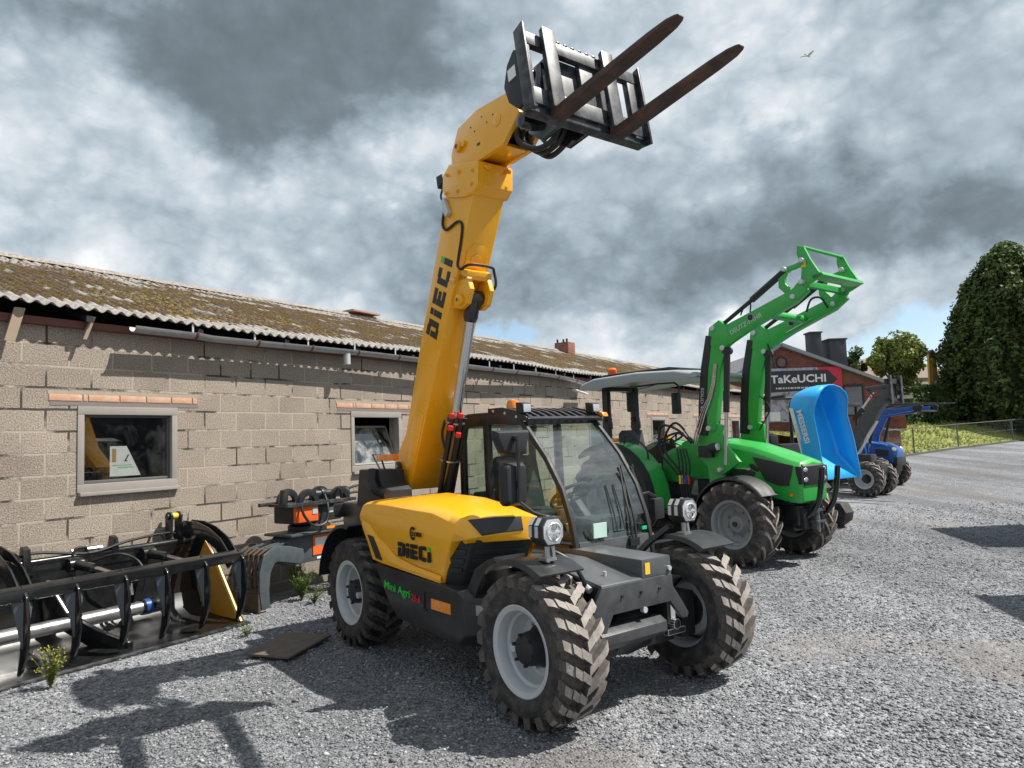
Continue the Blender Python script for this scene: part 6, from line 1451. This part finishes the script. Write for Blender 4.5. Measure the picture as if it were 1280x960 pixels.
def round_tree(name, label, loc, Rx, Rz, zc, n, size, mats, group=None, seed=0, lumps=36):
    T = thing(name, label, 'tree', loc, 0, group)
    rs = random.Random(seed)
    m = MB(); m.tube([(0, 0, -.5), (.05, 0, zc*.5), (0, .1, zc+Rz*.3)], [.22, .17, .06], 10)
    cl = []
    for k in range(lumps):
        a = rs.random()*2*pi; e = rs.uniform(-.5, 1); rr = .88*rs.random()**.45
        c = Vector((cos(a)*Rx*rr*math.sqrt(max(.05, 1-e*e*.7)), sin(a)*Rx*rr*math.sqrt(max(.05, 1-e*e*.7)), zc+Rz*rr*e)); cl.append((c, rs.uniform(.16, .36)*Rx))
        m.tube([(0, 0, zc*.55), (c.x*.5, c.y*.5, lerp(zc*.6, c.z, .6)), tuple(c)], [.07, .045, .012], 6)
    m.build('trunk', MATS['dark_bark'], T)
    for dz in (-.7, -.2, .35, .8): cl.append((Vector((rs.uniform(-.25, .25)*Rx, rs.uniform(-.2, .2)*Rx, zc+dz*Rz)), rs.uniform(.42, .55)*Rx)); cl.append((Vector((rs.uniform(-.6, .6)*Rx, 0, zc+(dz-.2)*Rz)), rs.uniform(.35, .45)*Rx))
    m = MB(); pts = []
    for k in range(n):
        c, r_ = cl[rs.randrange(len(cl))]
        d = Vector((rs.gauss(0, 1), rs.gauss(0, 1), rs.gauss(0, 1))).normalized(); q = c+d*r_*rs.random()**.45
        pts.append((q, d))
    foliage(m, pts, size); m.build('crown', mats, T, smooth=0, recalc=False)
def hedge():
    T = thing('hedge', 'tall dark trimmed hedge behind the grass bank', 'hedge', (0, 0, 0), 0)
    m = MB(); pts = []
    A, B = Vector((17.2, 36.2, 1.5)), Vector((29.5, 44.0, 1.9)); d = (B-A); L = d.length; d.normalize(); nn = Vector((d.y, -d.x, 0))
    for k in range(15000):
        s = random.random()*L; z = random.random()**.8*2.0; w = .75*(1-.25*(z/2)**3)
        q = A+d*s+Vector((0, 0, z+.18*noise.noise((s*.8, 0, 4))+.1*noise.noise((s*3, 0, 4))))
        if random.random() < .7: q += nn*(w*(1-.4*random.random()**2)+.12*noise.noise((s*1.5, z*2, 2))); nr = nn
        else: q = A+d*s+nn*random.uniform(-w, w)+Vector((0, 0, 2.0+.18*noise.noise((s*.8, 0, 4))+.12*random.random())); nr = Vector((0, 0, 1))
        pts.append((q, nr))
    foliage(m, pts, .10); m.build('foliage', [LEAFM['dark1'], LEAFM['hedge2']], T, smooth=0, recalc=False)
    m = MB(); P = [A+nn*.45, B+nn*.45, B-nn*.6, A-nn*.6]; m.add([p+Vector((0, 0, -.8)) for p in P]+[p+Vector((0, 0, 1.75)) for p in P], [(0, 1, 5, 4), (1, 2, 6, 5), (2, 3, 7, 6), (3, 0, 4, 7), (4, 5, 6, 7)]); m.build('inner_block', M('hedge_core', (.012, .018, .008), .9), T)  # solid dark block filling the hedge behind its leaves
EDGE = [(13.4, 27.5), (15.35, 28.75), (19.2, 31.9), (25.4, 36.3), (40, 46.8), (60, 61)]
def bank():
    m, n, l, p = nt('rough_grass'); co = n.new('ShaderNodeTexCoord').outputs['Object']
    t = noise_n(n, l, co, 1.3, 7, .65); t2 = noise_n(n, l, co, 14, 5, .7)
    r = ramp(n, l, t.outputs['Fac'], [(.3, (.14, .18, .04)), (.52, (.23, .255, .07)), (.7, (.33, .32, .12))]); r2 = ramp(n, l, t2.outputs['Fac'], [(.3, .6), (.7, 1.3)])
    l.new(mixc(n, l, 1, r.outputs[0], r2.outputs[0], 'MULTIPLY'), p.inputs['Base Color']); p.inputs['Roughness'].default_value = .95; p.inputs['Specular IOR Level'].default_value = .1
    V_ = []; F_ = []; offs = [(.0, -.02), (.25, .10), (.8, .30), (1.8, .62), (3.2, .98), (4.8, 1.20), (7, 1.32), (12, 1.45), (60, 2.6), (200, 6)]
    P = []
    for k in range(len(EDGE)-1):
        (ax, ay), (bx, by) = EDGE[k], EDGE[k+1]; nseg = 14
        for i in range(nseg): P.append((lerp(ax, bx, i/nseg), lerp(ay, by, i/nseg)))
    P.append(EDGE[-1])
    nx, ny = Vector((-.58, .81, 0)).x, .81
    for (x, y) in P:
        for o, h in offs:
            V_.append((x+nx*o, y+ny*o, zg(y)+h+.10*noise.noise((x*.8, o, 2))*min(1, o)))
    w = len(offs); F_ = [(i*w+j, (i+1)*w+j, (i+1)*w+j+1, i*w+j+1) for i in range(len(P)-1) for j in range(w-1)]
    me = bpy.data.meshes.new('grass_bank'); me.from_pydata(V_, [], F_); me.shade_smooth(); me.materials.append(m)
    tag(link('grass_bank', me), kind='structure')
    mb = MB()
    for k in range(6000):
        i = random.randrange(0, 14*4); s = random.random(); x, y = lerp(P[i][0], P[i+1][0], s), lerp(P[i][1], P[i+1][1], s)
        o = random.random()**.8*6.5; z = None
        for (a, ha), (b, hb) in zip(offs, offs[1:]):
            if a <= o <= b: z = lerp(ha, hb, (o-a)/(b-a)); break
        q = Vector((x+nx*o, y+ny*o, zg(y)+z+.10*noise.noise((x*.8, o, 2))*min(1, o)))
        for b in range(3):
            a = random.random()*6.3; h = random.uniform(.05, .16)*(1.3 if noise.noise((x*.6, o*.6, 1)) > .1 else .8); dx = Vector((cos(a), sin(a), 0))*.03
            tip = q+Vector((random.uniform(-.1, .1), random.uniform(-.1, .1), h)); mb.add([q-dx, q+dx, tip], [(0, 1, 2)], 0 if random.random() < .6 else 1)
    o = mb.build('tall_grass', [LEAFM['grass'], LEAFM['straw']], None, smooth=0, recalc=False); tag(o, kind='stuff')
    # dark kerb along the yard edge
    m = MB(); m.loft([[(x, y, zg(y)-.05), (x, y, zg(y)+.07), (x-.08, y+.11, zg(y)+.07), (x-.08, y+.11, zg(y)-.05)] for x, y in EDGE]); o = m.build('kerb', M('kerb_concrete', (.11, .105, .10), .9), None, smooth=0); tag(o, kind='structure')
def fence():
    T = thing('wire_fence', 'low thin wire fence with grey posts along the grass bank', 'fence', (0, 0, 0), 0)
    PM = M('fence_post_grey', (.10, .115, .11), .5)
    pts = []
    for t in (0.12, .49, .96):
        pass
    base = [(14.55, 28.3), (16.25, 29.6), (19.85, 32.55), (24.65, 35.95), (29.0, 39.05), (33.5, 42.2), (38, 45.6)]
    tops = []
    for i, (x, y) in enumerate(base):
        z = zg(y)+.04; m = MB(); m.tube([(x, y, z-.2), (x, y, z+1.06)], .028, 8); m.build('post', PM, T); tops.append(Vector((x, y, z)))
    for h, r_ in ((1.03, .016), (.55, .006), (.12, .006)):
        m = MB(); m.tube([tuple(q+Vector((0, 0, h))) for q in tops], r_, 6); m.build('wire', PM, T)
    m = MB()
    for a, b in zip(tops, tops[1:]):
        L = (b-a).length; n = int(L/.16)
        for k in range(n):
            p = a.lerp(b, k/n); q = a.lerp(b, min(1, (k+5)/n)); m.tube([p+Vector((0, 0, .1)), q+Vector((0, 0, 1.03))], .0022, 3); m.tube([p+Vector((0, 0, 1.03)), q+Vector((0, 0, .1))], .0022, 3)
    m.build('mesh', PM, T, smooth=0, recalc=False)
def far_things():
    # low brick wall at the corner of the yard
    T = thing('brick_wall', 'short brick wall between the blue tractor and the grass bank', 'wall', (15.55, 30.2, 0), R(12))
    m = MB(); m.prism([(-.75, .2), (.60, .2), (.60, 1.48), (-.75, 1.66)], 0, .22); m.build('masonry', brick_material('wall_brick', (.20, .075, .055), (.14, .05, .04), (.15, .12, .10)), T, smooth=0)
    m = MB(); m.prism([(-.78, 1.66), (.63, 1.48), (.63, 1.53), (-.78, 1.71)], -.03, .25); m.build('coping', M('coping_stone', (.30, .27, .24), .9), T)
    # house on the rise
    H = thing('far_house', 'distant house with brown tiled roof partly hidden by the hedge', 'house', (29.8, 55, 0), R(8))
    m = MB(); m.prism([(-3.2, 1), (4.2, 1), (4.2, 5.4), (-3.2, 5.4)], 0, 7); m.build('wall', M('house_render', (.30, .27, .25), .9, var=.2), H, smooth=0)
    m = MB(); m.add([(-3.6, -.3, 5.3), (4.6, -.3, 5.3), (3.4, 3.5, 7.2), (-1.2, 3.5, 7.2), (-3.6, 7.3, 5.3), (4.6, 7.3, 5.3)], [(0, 1, 2, 3), (1, 5, 2), (5, 4, 3, 2), (4, 0, 3), (0, 4, 5, 1)]); m.build('roof', M('brown_tiles', (.20, .155, .125), .85, var=.25, scale=5), H, smooth=0)
    m = MB(); m.box(2.2, 4.25, -.03, 0, 3.9, 5.2); m.build('brick_panel', M('orange_brick', (.45, .17, .08), .8), H)
    m = MB(); m.box(1.2, 2.0, -.06, 0, 3.8, 5.0); m.build('window', WHT, H)
    m = MB(); m.box(1.9, 2.5, 3.2, 3.8, 6.8, 7.9); m.build('chimney', M('far_chimney', (.14, .07, .06), .9), H)
    E = thing('excavator', 'yellow excavator standing with its worn boom upright beyond the hedge', 'excavator', (25.5, 43.0, 1.9), R(0))
    m = MB(); m.bar([(-.45, 0, .9), (-.42, 0, 2.6), (-.38, 0, 4.0)], .35, [.36, .34, .28]); m.bar([(-.66, 0, 1.6), (-.62, 0, 4.0)], .20, .10); b = m.build('boom', M('faded_yellow', (.62, .36, .06), .6, var=.3, scale=3, dust=(.45, .40, .32), damt=.6), E, bevel=.02)
    m = MB(); m.prism([(-.62, 3.85), (-.60, 4.15), (-.45, 4.28), (-.30, 4.1), (-.1, 3.95), (.0, 3.7), (-.2, 3.65)], -.22, .22); m.tube([(-.4, 0, 3.9), (.5, 0, 3.75)], .06, 8); m.build('bucket', M('rust_dark', (.06, .045, .04), .8), E, bevel=.03)
    m = MB(); m.box(-1.6, .9, -1, 1, .55, 1.5); m.build('body', MATS['faded_yellow'], E, bevel=.08)
    m = MB(); m.box(-.6, .5, -1.0, -.1, 1.5, 2.4); m.build('cab', BLK, E, bevel=.06)
    for s in (-1, 1):
        m = MB(); m.prism([(-1.6, .0), (1.4, .0), (1.65, .3), (1.4, .55), (-1.6, .55), (-1.85, .3)], s*.7-.25, s*.7+.25); m.build('track', RUB, E, bevel=.04)
def bird():
    T = thing('bird', 'small pale bird flying in the cloudy sky', 'bird', (11.9, 27.0, 16.1), R(35))
    T.scale = (.75, .75, .75)
    m = MB()
    secs = []
    for x, r_ in ((-.20, .012), (-.12, .03), (0, .05), (.10, .045), (.16, .03), (.20, .028), (.235, .008)):
        secs.append([(x, r_*cos(2*pi*i/8), r_*.9*sin(2*pi*i/8)) for i in range(8)])
    m.loft(secs)
    for s in (-1, 1):
        W_ = [(.10, .02, -.10, .0), (.09, .14, -.09, .05), (.05, .26, -.08, .09), (-.06, .40, -.12, .08)]
        m.loft([[(a, s*y, z), (lerp(a, c, .5), s*y, z+.012), (c, s*y, z-.004)] for a, y, c, z in W_])
    m.loft([[(-.18, -.02, .0), (-.18, .02, .0), (-.18, 0, -.015)], [(-.32, -.06, .0), (-.32, .06, .0), (-.32, 0, -.01)]])
    m.build('body', M('bird_grey', (.62, .60, .56), .8), T, smooth=60)
SUN_E, SKY_E, EXPO, NSTONE = 4.4, .10, 0.7, 115000
# (azimuth from +Y towards +X in degrees, elevation, radius, weight)
CLOUD_BANKS = [(-24, 30, .36, -.26), (-14, 26, .26, -.22), (-33, 27, .2, -.12), (-5, 36, .30, -.08), (-34, 35, .2, .15), (2, 38, .25, .10),
               (-33, 22, .20, .22), (-20, 19, .22, .16), (-8, 22, .16, .22), (12, 26, .25, .10), (22, 25, .2, .08), (30, 24, .25, .16),
               (8, 12, .28, -.24), (18, 14, .24, -.22), (30, 15, .22, -.20), (4, 18, .2, -.08),
               (26, 8, .20, .30), (4, 7.5, .15, .22), (32, 18, .10, .16), (34, 8, .15, .2)]
BLUE_HOLES = [(28.5, 4.8, .19, .75), (23, 3.0, .12, .45), (-2.2, 7.2, .11, .8), (17, 5.5, .10, .35)]
LEAFM['dark1'] = leaf_mat('dark_leaf', (.060, .095, .026)); LEAFM['dark2'] = leaf_mat('darker_leaf', (.105, .14, .034)); LEAFM['hedge2'] = leaf_mat('hedge_leaf', (.05, .085, .025))
LEAFM['straw'] = leaf_mat('straw', (.36, .33, .13)); LEAFM['lime1'] = leaf_mat('yellow_green_leaf', (.26, .29, .07)); LEAFM['lime2'] = leaf_mat('light_leaf', (.17, .215, .06))
camera_light()
ground()
block_building(); window_paper()
telehandler()
grapple_bucket(); sorting_grab(); steel_plate(); weeds()
green_tractor(); dumper(); grey_loader('dark grey compact loader with raised arm and forks, beside the blue tractor', (8.385, 17.443, zg(17.5)), R(-51)); blue_tractor()
brick_building(); banner()
dense_tree()
round_tree('broadleaf_tree', 'rounded yellow green tree behind the brick building roof', (22.4, 42, 1.4), 1.5, 1.5, 4.1, 9000, .13, [LEAFM['lime1'], LEAFM['lime2']], seed=4)
round_tree('broadleaf_tree', 'small dark tree peeking out behind the second dark chimney', (20.3, 43, 1.4), .9, 1.3, 3.7, 2500, .12, [LEAFM['hedge2'], LEAFM['lime2']], seed=9, lumps=12)
shadow_trailer('dark unseen trailer added to cast its shadow into the yard, farther of two', (8.78, 12.18, 0), R(-12), 2.75); shadow_trailer('dark unseen trailer added to cast its shadow near the telehandler, nearer of two', (6.34, 7.35, 0), R(-12), 2.6)
bank(); hedge(); fence(); far_things(); bird()
